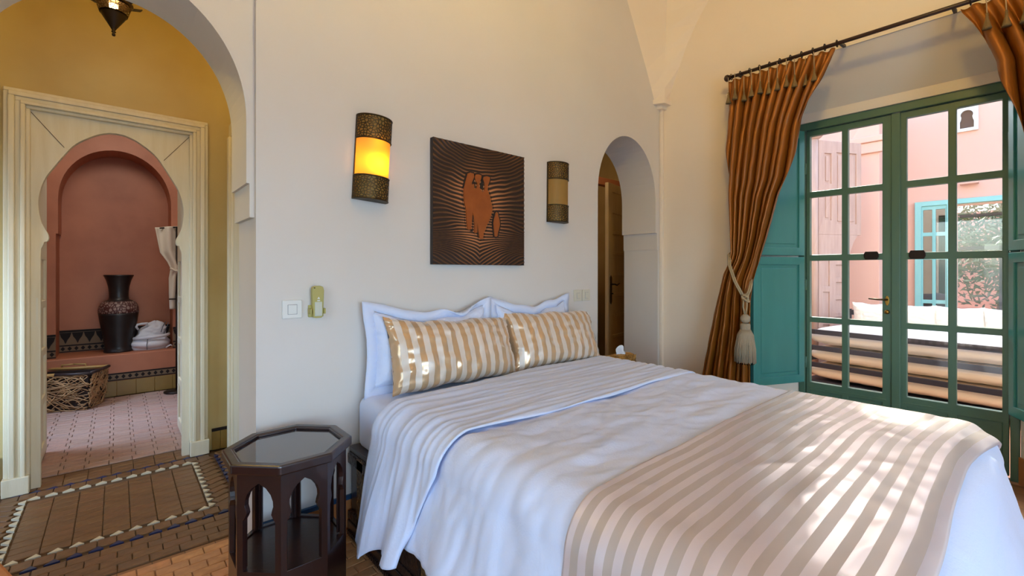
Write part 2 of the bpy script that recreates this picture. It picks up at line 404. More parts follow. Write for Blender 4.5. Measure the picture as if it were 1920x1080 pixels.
# skirting on the right-hand reveal of the garden doors
r = sempty('baseboard_right', (3.83, -.07, 0))
for k in range(3):
    a0, a1 = k/3, (k+.97)/3; P0 = Vector((XW, oy0, 0)); P1 = Vector((xi, iy0, 0)); A_, B_ = P0.lerp(P1, a0), P0.lerp(P1, a1)
    MB().bar((A_.x, A_.y+.006, .08), (B_.x, B_.y+.006, .08), .012, .16).build('skirting_tile', 'tile_orange', r, bevel=.002)
# ---- vestibule
YD = 3.77
b = MB().plate([(-1.7, 0), (-1.7, 3.1), (.75, 3.1), (.75, 0), (.40, 0), (.40, 2.2), (-.40, 2.2), (-.40, 0)], [], YD, YD+.16, FY)
struct(b.build('wall_vestibule', 'plaster_ochre'))
struct(MB().box(.62, .75, 2.5, YD, 0, 3.1).build('wall_vestibule_right', 'plaster_ochre'))
struct(MB().plate([(2.5, 0), (2.5, 3.1), (3.93, 3.1), (3.93, 0)], [rect(2.75, 3.5, .5, 2.1)], -1.75, -1.6, FX).build('wall_vestibule_left', 'plaster_ochre'))
struct(MB().box(-1.75, .75, 2.5, YD+.2, 3.1, 3.2).build('ceiling_vestibule', 'plaster_ochre'))
# side doorway casing seen edge-on in the vestibule's right wall
r = sempty('door_2', (.62, 3.2, 0))
for i, (y0, y1, px) in enumerate([(3.57, 3.69, .03), (3.60, 3.66, .045), (2.72, 2.84, .03)]):
    MB().box(.62-px, .62, y0, y1, 0, 2.18).build('casing', 'white_wood', r, bevel=.006)
MB().box(.59, .62, 2.72, 3.69, 2.18, 2.28).build('casing_head', 'white_wood', r, bevel=.006)
MB().box(.60, .62, 2.84, 3.57, 0, 2.18).build('door_leaf', 'white_wood', r, bevel=.004)
r = sempty('baseboard_vestibule', (.55, YD, 0))
MB().box(.50, .55, YD-.014, YD, 0, .13).build('skirting_tile', 'zellige_ochre', r, bevel=.002)
MB().box(.552, .605, YD-.014, YD, 0, .13).build('skirting_tile', 'zellige_ochre', r, bevel=.002)
MB().box(.50, .605, YD-.015, YD, .13, .15).build('dark_strip', 'zellige_black', r, bevel=.002)
r = sempty('baseboard_vestibule_left', (-.8, YD, 0))
for i in range(2): MB().box(-.75+.13*i, -.622+.13*i, YD-.014, YD, 0, .19).build('skirting_tile', 'tile_orange', r, bevel=.002)
MB().box(-.75, -.49, YD-.016, YD, .19, .215).build('blue_strip', 'tile_blue', r, bevel=.002)

# door_1: moulded casing, panel with horseshoe opening, two leaves folded back into the bathroom
r = sempty('door_1', (0, YD, 0))
steps = [(.0, .022, .030), (.020, .046, .05), (.044, .07, .036), (.068, .088, .055), (.086, .104, .03)]
ox, oz_ = .476, 2.285
for sgn in (-1, 1):
    b = MB()
    for a0, a1, d in steps:
        xs = sorted((sgn*(ox-a0), sgn*(ox-a1))); b.box(xs[0], xs[1], YD-d, YD+.01, 0, oz_-a1+.001)
    b.box(*sorted((sgn*(ox+.004), sgn*(ox-.104))), YD-.062, YD, 0, .10)
    b.build('jamb_moulding', 'white_wood', r, bevel=.005)
b = MB()
for a0, a1, d in steps: b.box(-ox+a0, ox-a0, YD-d, YD+.01, oz_-a1, oz_-a0)
b.build('head_moulding', 'white_wood', r, bevel=.005)
# horseshoe opening: round head, pinched throat with a small cusp, straight legs
L = [(-.333, 0), (-.333, 1.34), (-.331, 1.385), (-.322, 1.41), (-.318, 1.425), (-.306, 1.43), (-.300, 1.45), (-.304, 1.475), (-.317, 1.505)]
L += [(-.331, 1.545), (-.340, 1.606), (-.342, 1.667), (-.330, 1.747), (-.309, 1.811), (-.281, 1.865), (-.240, 1.94), (-.186, 2.022), (-.102, 2.09), (-.045, 2.116), (0, 2.122)]
def smooth_path(P, n=4):
    out = []
    for i in range(len(P)-1):
        p0, p1, p2, p3 = P[max(i-1, 0)], P[i], P[i+1], P[min(i+2, len(P)-1)]
        for k in range(n):
            t = k/n; out.append(tuple(.5*(2*p1[j]+(p2[j]-p0[j])*t+(2*p0[j]-5*p1[j]+4*p2[j]-p3[j])*t*t+(3*p1[j]-p0[j]-3*p2[j]+p3[j])*t**3) for j in (0, 1)))
    return out+[P[-1]]
L = L[:2]+smooth_path(L[2:-1]+[(-.018, 2.1205), (0, 2.122)])
hs = L+[(-x, z) for x, z in reversed(L[:-1])]
ol = [(-.385, 0), (-.385, 2.19), (.385, 2.19), (.385, 0)]+list(reversed(hs))
MB().plate(ol, [], YD+.005, YD+.05, FY).build('arch_panel', 'white_wood', r, bevel=.003)
# mitre joints of the boards, sunk lines
for sx in (-1, 1):
    MB().bar((sx*.372, YD+.004, 2.172), (sx*.235, YD+.004, 1.99), .003, .003, up=(0, 1, 0)).build('mitre_joint', 'grout', r)
MB().box(-.352, -.343, YD+.0035, YD+.006, .95, 1.10).build('lock_plate', 'switch_cream', r)
for sx in (-1, 1):
    x0, x1 = sorted((sx*.365, sx*.40))
    b = MB().plate(rect(3.985, 4.48, .02, 1.50), [rect(4.04, 4.42, z, z+.27) for z in (.10, .42, .74, 1.06)], x0, x1, FX)
    leaf = b.build('door_leaf', 'white_wood', r, bevel=.004)
    for z in (.10, .42, .74, 1.06):
        MB().box(x0+.012, x1-.012, 4.03, 4.43, z-.005, z+.275).build('raised_panel', 'white_wood', leaf, bevel=.004)
    # arched top of the leaf
    pts = [(3.985, 1.50), (4.48, 1.50)]+[(4.48-.495*math.sin(a), 1.5+.52*(1-math.cos(a))) for a in [PI/2*i/10 for i in range(1, 11)]]
    MB().plate([(4.48, 1.5), (4.48, 2.05)]+[(4.48-.495*math.sin(PI/2*i/8), 1.5+.55*math.cos(PI/2*i/8)) for i in range(1, 9)], [], x0, x1, FX).build('leaf_head', 'white_wood', r, bevel=.004)

# ---- bathroom beyond
YB = 6.13
ol = [(-1.25, 0), (-1.25, 2.9), (1.25, 2.9), (1.25, 0), (.46, 0), (.46, 1.62), (.445, 1.62), (.445, 1.76)]
ol += arch_pts(.01, .435, 1.95, 2.49)+[(-.425, 1.76), (-.425, 1.62), (-.44, 1.62), (-.44, 0)]
struct(MB().plate(ol, [], YB, 6.5, FY).build('wall_bathroom', 'tadelakt'))
struct(MB().box(-1.25, 1.25, 6.5, 6.6, 0, 2.9).build('wall_niche', 'tadelakt'))
struct(MB().box(-1.35, -1.25, YD+.16, 6.6, 0, 2.9).build('wall_bathroom_left', 'tadelakt'))
struct(MB().box(1.25, 1.35, YD+.16, 6.6, 0, 2.9).build('wall_bathroom_right', 'tadelakt'))
struct(MB().box(-1.35, 1.35, YD+.16, 6.6, 2.9, 3.0).build('ceiling_bathroom', 'plaster_ochre'))
bench = struct(MB().box(-1.25, 1.25, 6.05, 6.5, 0, .42).build('trim_bench', 'tadelakt', bevel=.012))
# glazed bands of cut tile: diamonds below, shield shapes above
def band(parent, x0, x1, y, z0, kind):
    if kind == 'diamond':
        MB().box(x0, x1, y-.004, y+.002, z0, z0+.075).build('band_bed', 'zellige_tan', parent)
        b = MB(); n = int((x1-x0)/.05)
        b.box(x0, x1, y-.007, y, z0+.062, z0+.075).box(x0, x1, y-.007, y, z0, z0+.010)
        for i in range(n):
            cx = x0+(i+.5)*(x1-x0)/n
            b.plate([(cx-.017, z0+.036), (cx, z0+.014), (cx+.017, z0+.036), (cx, z0+.058)], [], y-.007, y, FY)
        b.build('band_pieces', 'zellige_black', parent, kind='stuff')
    else:
        MB().box(x0, x1, y-.004, y+.002, z0, z0+.15).build('band_bed', 'zellige_tan', parent)
        b = MB().box(x0, x1, y-.008, y, z0+.13, z0+.15); n = max(1, int((x1-x0)/.085))
        for i in range(n):
            cx = x0+(i+.5)*(x1-x0)/n; k = (x1-x0)/n/2
            b.plate([(cx-k*.95, z0+.125), (cx-k*.75, z0+.085), (cx-k*.3, z0+.05), (cx, z0+.012), (cx+k*.3, z0+.05), (cx+k*.75, z0+.085), (cx+k*.95, z0+.125)], [], y-.008, y, FY)
        b.build('band_pieces', 'zellige_black', parent, kind='stuff')
for (x0, x1, y) in ((-.44, .46, 6.5), (-1.2, -.44, YB), (.46, 1.2, YB)):
    band(bench, x0, x1, y-.002, .425, 'diamond'); band(bench, x0, x1, y-.002, .50, 'shield')
band(bench, -1.2, 1.2, 6.05, .155, 'diamond')
ti = None
for i in range(16):
    x = -1.2+i*.15
    if ti is None: ti = MB().box(x+.001, x+.149, 6.04, 6.051, 0, .15).build('skirting_tile', 'zellige_ochre', bench, bevel=.002)
    else: dup_part(ti, bench, (i*.15, 0, 0))

# ---- small dressing room behind the right-hand arch
struct(MB().box(2.2, 2.3, 2.5, 4.6, 0, 3.0).build('wall_dressing_left', 'plaster_ochre'))
struct(MB().box(2.2, 5.2, 4.5, 4.6, 0, 3.0).build('wall_dressing_back', 'tadelakt'))
struct(MB().box(3.75, 5.2, 2.42, 2.5, 0, 3.0).build('wall_dressing_front', 'plaster_ochre'))
struct(MB().box(5.1, 5.2, 2.4, 4.6, 0, 3.0).build('wall_dressing_right', 'plaster_ochre'))
struct(MB().box(2.2, 5.2, 2.5, 4.6, 3.0, 3.1).build('ceiling_dressing', 'plaster_ochre'))

# ------------------------------------------------------------------ floors
def tile_mesh(name, sx, sy, h=.011, ch=.0025):
    me = bpy.data.meshes.new(name); a, b = sx/2, sy/2
    V = [(-a, -b, -h), (a, -b, -h), (a, b, -h), (-a, b, -h), (-a, -b, -ch), (a, -b, -ch), (a, b, -ch), (-a, b, -ch),
         (-a+ch, -b+ch, 0), (a-ch, -b+ch, 0), (a-ch, b-ch, 0), (-a+ch, b-ch, 0)]
    F = [(8, 9, 10, 11)]+[(i, (i+1) % 4, (i+1) % 4+4, i+4) for i in range(4)]+[(i+4, (i+1) % 4+4, (i+1) % 4+8, i+8) for i in range(4)]
    me.from_pydata(V, [], F); return me
def lay(parent, name, spots, sx, sy, pal=None):
    pal = pal or ('bejmat_shaded%d' if parent.name == 'floor_vestibule' else 'bejmat%d')
    ms = []
    for k in range(4):
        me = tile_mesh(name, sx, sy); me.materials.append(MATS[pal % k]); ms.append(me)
    for (x, y, rz) in spots:
        o = bpy.data.objects.new(name, random.choice(ms)); C.objects.link(o); o.parent = parent
        o.location = (x, y, random.uniform(-.0012, .0004)); o.rotation_euler = (random.uniform(-.008, .008), random.uniform(-.008, .008), rz+random.uniform(-.012, .012))
fl = struct(MB().box(-1.75, 4.0, -2.5, 2.5, -.05, -.009).build('floor', 'tile_floor'))
for (nm, a) in (('floor_vestibule', (-1.75, .75, 2.5, 3.93)), ('floor_bathroom', (-1.35, 1.35, 3.93, 6.5)), ('floor_dressing', (2.2, 5.2, 2.5, 4.6))):
    struct(MB().box(a[0], a[1], a[2], a[3], -.05, -.009).build(nm, 'grout' if nm != 'floor_dressing' else 'tile_floor'))
fv = bpy.data.objects['floor_vestibule']; fb = bpy.data.objects['floor_bathroom']
# field of square tiles inside the star border
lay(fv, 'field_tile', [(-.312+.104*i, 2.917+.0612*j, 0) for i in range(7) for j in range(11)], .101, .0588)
# border course between the white and the blue points
sp = []
for i in range(14): sp += [(-.442+.068*i, 2.815, PI/2), (-.442+.068*i, 3.668, PI/2)]
lay(fv, 'border_tile', sp, .072, .065)
sp = []
for j in range(12): sp += [(.443, 2.876+.0675*j, .5), (-.443, 2.876+.0675*j, -.5)]
lay(fv, 'border_tile', sp, .088, .052)
# outer course and threshold
sp = [(-.48+.107*i+(.05 if j % 2 else 0), 2.535+.0595*j, 0) for j in range(4) for i in range(10)]
lay(fv, 'threshold_tile', sp, .104, .057)
lay(fv, 'threshold_tile', [(-.40+.107*i, 3.765+.06*j, 0) for j in range(3) for i in range(8)], .104, .057)
lay(fv, 'edge_tile', [(.558, 2.80+.06*j, .35) for j in range(16)]+[(-.558, 2.80+.06*j, -.35) for j in range(16)], .085, .05)
def tri_mesh(name, m, l=.050, h=.030):
    me = bpy.data.meshes.new(name)
    V = [(-l/2, 0, -.01), (l/2, 0, -.01), (l*.12, h, -.01), (-l/2, 0, .0008), (l/2, 0, .0008), (l*.12, h, .0008)]
    me.from_pydata(V, [], [(3, 4, 5), (0, 1, 4, 3), (1, 2, 5, 4), (2, 0, 3, 5)]); me.materials.append(MATS[m]); return me
tw, tb = tri_mesh('white_point', 'zellige_white'), tri_mesh('blue_point', 'zellige_blue')
def tri(me, nm, x, y, rz):
    o = bpy.data.objects.new(nm, me); C.objects.link(o); o.parent = fv; o.location = (x, y, 0); o.rotation_euler = (0, 0, rz+random.uniform(-.04, .04))
for i in range(11):
    t = -.345+.069*i
    tri(tw, 'white_point', t, 2.862, 0); tri(tw, 'white_point', t, 3.61, 0)
    tri(tw, 'white_point', .372, 2.895+.069*i, -PI/2); tri(tw, 'white_point', -.372, 2.895+.069*i, PI/2)
for i in range(13):
    t = -.42+.07*i
    tri(tb, 'blue_point', t, 2.757, 0); tri(tb, 'blue_point', t, 3.705, 0)
    tri(tb, 'blue_point', .50, 2.80+.07*i, -PI/2); tri(tb, 'blue_point', -.50, 2.80+.07*i, PI/2)
# bathroom tiles
lay(fb, 'floor_tile', [(-.57+.118*i+(.02 if j % 2 else 0), 3.99+.0735*j, 0) for i in range(10) for j in range(28)], .1145, .0705, 'bejmat_daylit%d')
# bedroom tiles near the arch and the octagonal table
lay(fl, 'floor_tile', [(-.46+.116*i+(.058 if j % 2 else 0), 1.63+.0578*j, 0) for i in range(12) for j in range(15)], .1125, .0548)
lay(fl, 'floor_tile', [(2.05+.116*i+(.058 if j % 2 else 0), -.45+.0578*j, 0) for i in range(14) for j in range(8)], .1125, .0548)
# ------------------------------------------------------------------ green garden doors
r = sempty('door_3', (4.06, .6, 0)); XD = 4.06
b = MB().plate([(1.172, 0), (1.172, 2.40), (.022, 2.40), (.022, 0), (.062, 0), (.062, 2.345), (1.132, 2.345), (1.132, 0)], [], XD-.045, XD+.04, FX)
b.build('door_frame', 'green_paint', r, bevel=.004)
rows = [(.40, .863), (.904, 1.336), (1.382, 1.825), (1.870, 2.300)]
pane_me = None
for li, (y0, y1, cols, lab) in enumerate([(.606, 1.128, [(.6645, .861), (.90, 1.1025)], 'leaf'), (.066, .574, [(.0947, .292), (.332, .5336)], 'leaf')]):
    holes = [rect(a, c, z0, z1) for a, c in cols for z0, z1 in rows]+[rect(a, c, .09, .335) for a, c in cols]
    leaf = MB().plate(rect(y0, y1, .02, 2.342), holes, XD-.022, XD+.022, FX).build('door_leaf', 'green_paint', r, bevel=.004)
    for a, c in cols:
        for z0, z1 in rows:
            MB().box(XD-.002, XD+.002, a-.004, c+.004, z0-.004, z1+.004).build('pane', 'glass', leaf)
            # putty bead round the pane, catching the daylight
        MB().box(XD-.012, XD+.012, a-.004, c+.004, .085, .34).build('raised_panel', 'green_paint', leaf, bevel=.006)
    MB().box(XD-.024, XD+.024, cols[0][0]-.02 if li == 0 else cols[1][0]-.02, cols[1][1]+.02, .352, .362).build('weather_bead', 'green_paint', leaf, bevel=.003)
# meeting stile cover strip, lock, latch stops
MB().box(XD-.034, XD-.02, .566, .614, .02, 2.342).build('meeting_strip', 'green_paint', r, bevel=.004)
ov = [(.637+.0115*math.cos(a), 1.05+.034*math.sin(a)) for a in [2*PI*i/20 for i in range(20)]]
lp = MB().plate(ov, [], XD-.03, XD-.022, FX).build('lock_plate', 'brass', r, bevel=.002)
b = MB().tube([(XD-.028, .637, 1.058), (XD-.058, .637, 1.058)], .007, 10)
b.tube([(XD-.056, .637, 1.058), (XD-.06, .68, 1.058), (XD-.058, .735, 1.062)], [.007, .0065, .005], 10); b.build('lever_handle', 'aged_brass', lp, smooth=True)
MB().lathe([(0, -.004), (.013, -.004), (.015, .006), (.008, .014), (0, .014)], (0, 0, 0), 14).build('key_rose', 'brass', lp, smooth=True)
k = [c for c in lp.children if c.name.startswith('key_rose')][0]; k.location = Vector((XD-.03-4.06, .637-.6, .972)); k.data.transform(Matrix.Translation(Vector((4.06, .6, 0)))); k.data.transform(Matrix.Rotation(-PI/2, 4, 'Y'))
for y in (.725, .480):
    o = [(y-.042, 1.36), (y-.034, 1.345), (y+.034, 1.345), (y+.042, 1.36), (y+.042, 1.375), (y+.034, 1.39), (y-.034, 1.39), (y-.042, 1.375)]
    MB().plate([(a, 1.3675+(z-1.3675)*1.25) for a, z in o], [], XD-.036, XD-.02, FX).build('latch_stop', 'dark_iron', r, bevel=.003)
for z in (.55, 1.15, 2.05):
    for y in (1.131, .063): MB().lathe([(0, -.045), (.009, -.04), (.009, .04), (0, .045)], (XD-.03, y, z), 10).build('hinge', 'green_paint', r, smooth=True)

# inner shutters folded back into the splayed reveal, an upper and a lower leaf each side
def shutter(label, hinge, ang, z0, z1, grp):
    d = Vector((-math.cos(ang[0]), math.sin(ang[0])*ang[1], 0)); n = Vector((d.y, -d.x, 0)); n = n if ang[1] < 0 else -n
    t = thing('shutter', label, 'shutter', (hinge[0], hinge[1], z0), 0, grp); W = .50; H = Vector((hinge[0], hinge[1], 0))
    fr = lambda a, zz, tt: tuple(H+d*a+n*tt+Vector((0, 0, zz)))
    MB().plate(rect(.006, W, z0, z1), [rect(.06, W-.055, z0+.06, z1-.06)], -.016, .016, fr).build('shutter_frame', 'shutter_paint', t, bevel=.003)
    MB().plate(rect(.055, W-.05, z0+.055, z1-.055), [], -.008, .006, fr).build('panel', 'shutter_paint', t)
    MB().plate(rect(.085, W-.08, z0+.085, z1-.085), [], -.011, .011, fr).build('raised_field', 'shutter_paint', t, bevel=.006)
    for zz in (z0+.14, z1-.14):
        MB().lathe([(0, -.03), (.007, -.028), (.007, .028), (0, .03)], tuple(H+Vector((-.004, 0, zz))), 8).build('hinge', 'dark_iron', t, smooth=True)
for nm, hg, sg in (('beside the copper curtain', (4.015, 1.142), 1), ('at the right edge of the garden doors', (4.015, .058), -1)):
    shutter('lower green panelled shutter leaf %s' % nm, hg, (math.radians(24), sg), .40, 1.365, 'inner shutters of the garden doors')
    shutter('upper green panelled shutter leaf %s' % nm, hg, (math.radians(24), sg), 1.377, 2.34, 'inner shutters of the garden doors')

# ------------------------------------------------------------------ bed
bed = thing('bed', 'dark carved wooden bed frame with toothed edge under white bedding', 'bed', (1.66, 1.08, 0))
bx0, bx1, by0, by1 = .842, 2.50, .10, 2.125
for nm, (x0, x1, y0, y1) in (('side_rail', (bx0, bx0+.04, by0, by1)), ('side_rail', (bx1-.04, bx1, by0, by1)), ('foot_rail', (bx0+.04, bx1-.04, by0, by0+.04)), ('head_rail', (bx0+.04, bx1-.04, by1-.04, by1))):
    MB().box(x0, x1, y0, y1, .04, .41).build(nm, 'dark_wood', bed, bevel=.004)
MB().box(bx0-.010, bx0+.06, by0-.02, by1, .40, .425).build('cap_rail', 'dark_wood', bed, bevel=.004)
MB().box(bx0-.018, bx0+.01, by0-.02, by1, .03, .075).build('plinth_rail', 'dark_wood', bed, bevel=.004)
for k in range(3): MB().box(bx0-.012, bx0+.002, .30+.58*k, .80+.58*k, .12, .345).build('carved_panel', 'carved_wood', bed, bevel=.003)
for k in range(4): MB().box(bx0-.016, bx0+.002, .215+.58*k, .285+.58*k, .085, .395).build('carved_stile', 'gold_carving', bed, bevel=.003)
MB().box(bx0-.016, bx0+.002, by0, by1, .345, .39).build('carved_border', 'carved_wood', bed, bevel=.002)
MB().box(bx0-.016, bx0+.002, by0, by1, .082, .118).build('carved_border', 'carved_wood', bed, bevel=.002)
b = MB()
for i in range(130):
    y = by0+.005+i*.0155; b.box(bx0-.014, bx0-.008, y, y+.009, .392, .403); b.box(bx0-.026, bx0-.016, y, y+.009, .016, .036)
b.build('dentil_row', 'dark_wood', bed, kind='stuff')
MB().box(bx0+.04, bx1-.04, by0+.04, by1-.04, .30, .40).build('slat_base', 'dark_wood', bed)
for x in (bx0+.05, bx1-.05):
    for y in (by0+.06, by1-.06): MB().box(x-.04, x+.04, y-.04, y+.04, 0, .05).build('foot', 'dark_wood', bed, bevel=.004)

ZT = .655
def rbox(u, v): pass
b = MB()
mx0, mx1, my0, my1 = .868, 2.455, .12, 2.125
def squircle_box(cx, cy, cz, hx, hy, hz, rr, nu=64, nv=28):
    def fn(u, v):
        a = 2*PI*u; e = PI*(v-.5)
        dx, dy, dz = math.cos(e)*math.cos(a), math.cos(e)*math.sin(a), math.sin(e)
        sg = lambda q: math.copysign(abs(q)**.22, q)
        x, y, z = sg(dx), sg(dy), sg(dz); m_ = max(abs(x), abs(y), abs(z), 1e-6)
        n6 = (abs(x)**8+abs(y)**8+abs(z)**8)**(1/8)
        return (cx+x/n6*hx, cy+y/n6*hy, cz+z/n6*hz)
    return fn
b.box(mx0, mx1, my0, my1, .405, ZT)
mtr = b.build('mattress', 'sheet_white', loc=((mx0+mx1)/2, (my0+my1)/2, .405)); mtr.modifiers.new('bevel', 'BEVEL'); mtr.modifiers['bevel'].width = .045; mtr.modifiers['bevel'].segments = 5
for p_ in mtr.data.polygons: p_.use_smooth = True
tag(mtr, 'thick mattress in a white fitted sheet lying on the dark bed frame', 'mattress')

X0, X1, Y0 = .828, 2.475, .07
def roll(s, r, flare):
    q = r*PI/2
    if s < q: a = s/r; return r*math.sin(a), r*(1-math.cos(a))
    return r+flare*(s-q), r+(s-q)*math.sqrt(max(0, 1-flare*flare))
def drape(u, v, top, off, r=.10, flare=.26, foldamp=.016, ff=26, seed=0):
    sx = (X0+r-u) if u < X0+r else (u-(X1-r) if u > X1-r else 0); dxs = -1 if u < X0+r else 1
    sy = max(0, Y0+r-v); s_ = math.hypot(sx, sy)
    bx = min(max(u, X0+r), X1-r); by = max(v, Y0+r)
    if s_ < 1e-6: return Vector((bx, by, top+off)), 0, Vector((0, 0, 1))
    out, down = roll(s_, r, flare if not (dxs > 0 and sx > 0) else .10)
    d = Vector((dxs*sx/s_, -sy/s_, 0))
    per = v*1.0+(u*1.0 if sy > 0 else 0)+seed
    k = sstep(.08, .42, down)
    out += k*foldamp*(math.sin(per*ff+2.2*nz(per*2.1, 3.1+seed))+.7*nz(per*9, down*2, seed))
    t = min(1, down/r); nrm = (d*t+Vector((0, 0, 1-t))).normalized()
    p = Vector((bx, by, 0))+d*out; p.z = top-down
    return p+nrm*off, down, nrm
def wrinkle(x, y, amp, sx, sy, seed):
    a = nz(x*sx, y*sy, seed)+.5*nz(x*sx*2.1, y*sy*2.1, seed+5)
    return amp*(1-abs(a)*1.7)
def keep(p): return tuple((p.x, p.y, max(p.z, .012)))

# duvet: from the turned-down fold to the foot, hanging on three sides
def duvet(u, v):
    xx = .845+.10-.60+u*(2.475-.945+1.02)   # cloth coordinate across
    U = .485+u*2.26; Vv = 1.50+(-.55-1.50)*v
    p, dn, n = drape(U, Vv, ZT+.012, 0, seed=1.3, foldamp=.012, ff=11)
    wq = .0075*sstep(.0, .3, 1-dn)
    w_ = wrinkle(U, Vv, .009, 2.2, 5.5, 2.0)+wrinkle(U+Vv*.6, Vv, .006, 5, 11, 9.0)+.012*nz(U*1.5, Vv*1.5, 4)+wrinkle(U-Vv*.5, Vv+U*.3, .0035, 8, 15, 12.0)
    w_ -= .012*sstep(1.22, 1.32, Vv)
    if Vv < .85: w_ *= .35+.65*sstep(.65, .85, Vv)
    p += n*w_
    return keep(p)
b = MB().grid(duvet, 190, 170)
o = b.build('duvet', 'linen_white', smooth=True, solid=.014, loc=(1.66, .7, .6)); tag(o, 'plain white duvet spread over the bed and hanging down its sides', 'duvet')

# turned-down top sheet: a doubled band below the pillows, its free edge falling in folds by the octagonal table
def fold(u, v):
    U = .405-.02*math.sin(v*9)+u*2.20
    left = sstep(.9, .45, U)
    vh = 1.80-.10*sstep(1.0, 2.3, U)*0-.02*left+.05*sstep(1.0, 1.9, U)+.02*nz(U*3, 1)
    vf = 1.27-.045*sstep(.9, 1.7, U)+.13*left+.02*nz(U*2.2, 7)
    Vv = vh+(vf-vh)*v
    p, dn, n = drape(U, Vv, ZT+.012, .027, seed=4.1, foldamp=.020, ff=33, flare=.26)
    w_ = wrinkle(U*.55+Vv*.25, Vv, .012, 1.6, 17, 3.0)+.005*nz(U*2, Vv*30, 6)
    w_ *= 1-.55*sstep(0, .15, dn)
    lip = .004*sstep(.90, .975, v)*(1-sstep(.985, 1.0, v)*1.5)
    p += n*(w_+lip)
    p.z += 0.0 if dn < .3 else .05*sstep(.3, .5, dn)*math.sin(v*PI*1.15+1.1)*-1
    return keep(p)
b = MB().grid(fold, 210, 84)
o = b.build('top_sheet', 'sheet_white', smooth=True, solid=.006, loc=(1.66, 1.5, .66)); tag(o, 'white top sheet turned down below the pillows, hanging in folds beside the octagonal table', 'sheet')

# striped satin runner across the foot of the bed
def runner(u, v):
    U = .34+u*2.18; Vv = .735-.62*v-.06*sstep(1.8, 2.5, U)*v+.012*nz(U*2, v*2)
    p, dn, n = drape(U, Vv, ZT+.012, .026, seed=2.2, foldamp=.006, ff=9, flare=.13)
    w_ = wrinkle(U, Vv, .0035, 5, 6, 8)+.006*nz(U*1.5, Vv*1.5, 4)+.010*sstep(1.7, 2.45, U)*sstep(.45, 1, v)*math.sin(Vv*85+U*22)*nz(U*6, Vv*6)
    p += n*w_
    return keep(p)
b = MB().grid(runner, 190, 110, uvfn=lambda u, v: (u*2.18, .62*(1-v)))
o = b.build('bed_runner', 'satin_runner', smooth=True, solid=.006, loc=(1.66, .4, .66)); tag(o, 'gold and beige striped satin runner across the foot of the bed', 'bed runner')
# ------------------------------------------------------------------ pillows
def pillow(name, label, cat, m, c, rz, tilt, W, H, T, flange=0, seed=0, grp=None, sag=.03, droop=0):
    """Cushion standing on its long edge: c is the middle of the bottom edge, tilt leans it back."""
    t = thing(name, label, cat, c, rz, grp)
    M = Matrix.Translation(c) @ Matrix.Rotation(rz, 4, 'Z') @ Matrix.Rotation(-tilt, 4, 'X')
    def pt(a, bb, side):
        # a,bb in -1..1
        ca = 1-.055*(1-bb*bb)*abs(a)**3; cb = 1-.06*(1-a*a)*abs(bb)**3
        x = a*W/2*ca; z = H/2+bb*H/2*cb
        e = max(0, 1-abs(a)**3.2)*max(0, 1-abs(bb)**3.0)
        th = T/2*(e**.48)*(1.12-.22*bb)
        edge = sstep(.0, .35, e)
        wr = .008*nz(a*5+seed, bb*5)+(.007*nz(a*9+seed, bb*2.5, 4) if droop else 0)+.010*(1-edge)*nz(a*14+seed, bb*14, 2)+.004*nz(a*11+seed, bb*3)
        if bb > .2: z -= sag*(1-abs(a)**2)*(bb-.2)*(1+.4*nz(a*2.2+seed, 3))
        z -= droop*max(0, a)**3*max(0, bb)
        z += .010*nz(a*3+seed, bb*3, 8)*abs(bb)
        y = -side*(th+wr*(.4 if side < 0 else 1))
        return M @ Vector((x, y, z))
    n1, n2 = 64, 40
    b = MB()
    for side in (1, -1):
        b.grid(lambda u, v: pt(2*u-1, 2*v-1, side), n1, n2, uvfn=lambda u, v: (u*W, v*H))
    o = b.build('cushion_cover', m, t, smooth=True)
    if flange:
        b = MB(); ring = []
        N = 120
        def per(k):
            q = 4*k/N; i = int(q) % 4; f = 2*(q-int(q))-1
            return [(f, -1), (1, f), (-f, 1), (-1, -f)][i]
        V = []; F = []
        for k in range(N):
            a, bb = per(k); p = (M.inverted() @ pt(a, bb, 1)); 
            ox = a*flange if abs(a) > .999 else flange*a*.9; oz = bb*flange if abs(bb) > .999 else flange*bb*.9
            if abs(a) < .999: ox *= abs(a)**6
            if abs(bb) < .999: oz *= abs(bb)**6
            wv = .012*nz(a*2.1+seed, bb*2.1, 5)+.003*nz(a*9+seed, bb*9, 5)
            flop = .05*math.exp(-((a-.55)/.25)**2)*(seed < 2)
            V += [M @ Vector((p.x*.97, p.y, p.z)), M @ Vector((p.x+ox*.55, p.y*.3+wv*.6, p.z+oz*.55)), M @ Vector((p.x+ox, p.y*.2+wv-flop*.5, p.z+oz-flop*(1 if bb > .9 else 0)))]
        for k in range(N):
            j = (k+1) % N
            for e in (0, 1): F.append((3*k+e, 3*j+e, 3*j+e+1, 3*k+e+1))
        b.add(V, F).build('flange', m, t, smooth=True, solid=.004)
    return t
pillow('pillow', 'white flanged pillow leaning on the wall nearest the octagonal table', 'pillow', 'linen_white', (1.272, 2.065, ZT+.035), math.radians(-1), math.radians(4), .68, .37, .13, .05, 1.0, 'white pillows against the wall', sag=.07)
pillow('pillow', 'white flanged pillow leaning on the wall nearest the arched doorway', 'pillow', 'linen_white', (2.01, 2.065, ZT+.03), math.radians(1), math.radians(4), .62, .37, .13, .05, 4.4, 'white pillows against the wall', sag=.07)
pillow('satin_cushion', 'gold striped satin cushion in front of the pillow nearest the octagonal table', 'cushion', 'satin_pillow', (1.345, 1.935, ZT+.012), math.radians(-1), math.radians(17), .76, .385, .17, 0, 2.1, 'gold striped satin cushions', sag=.05, droop=.06)
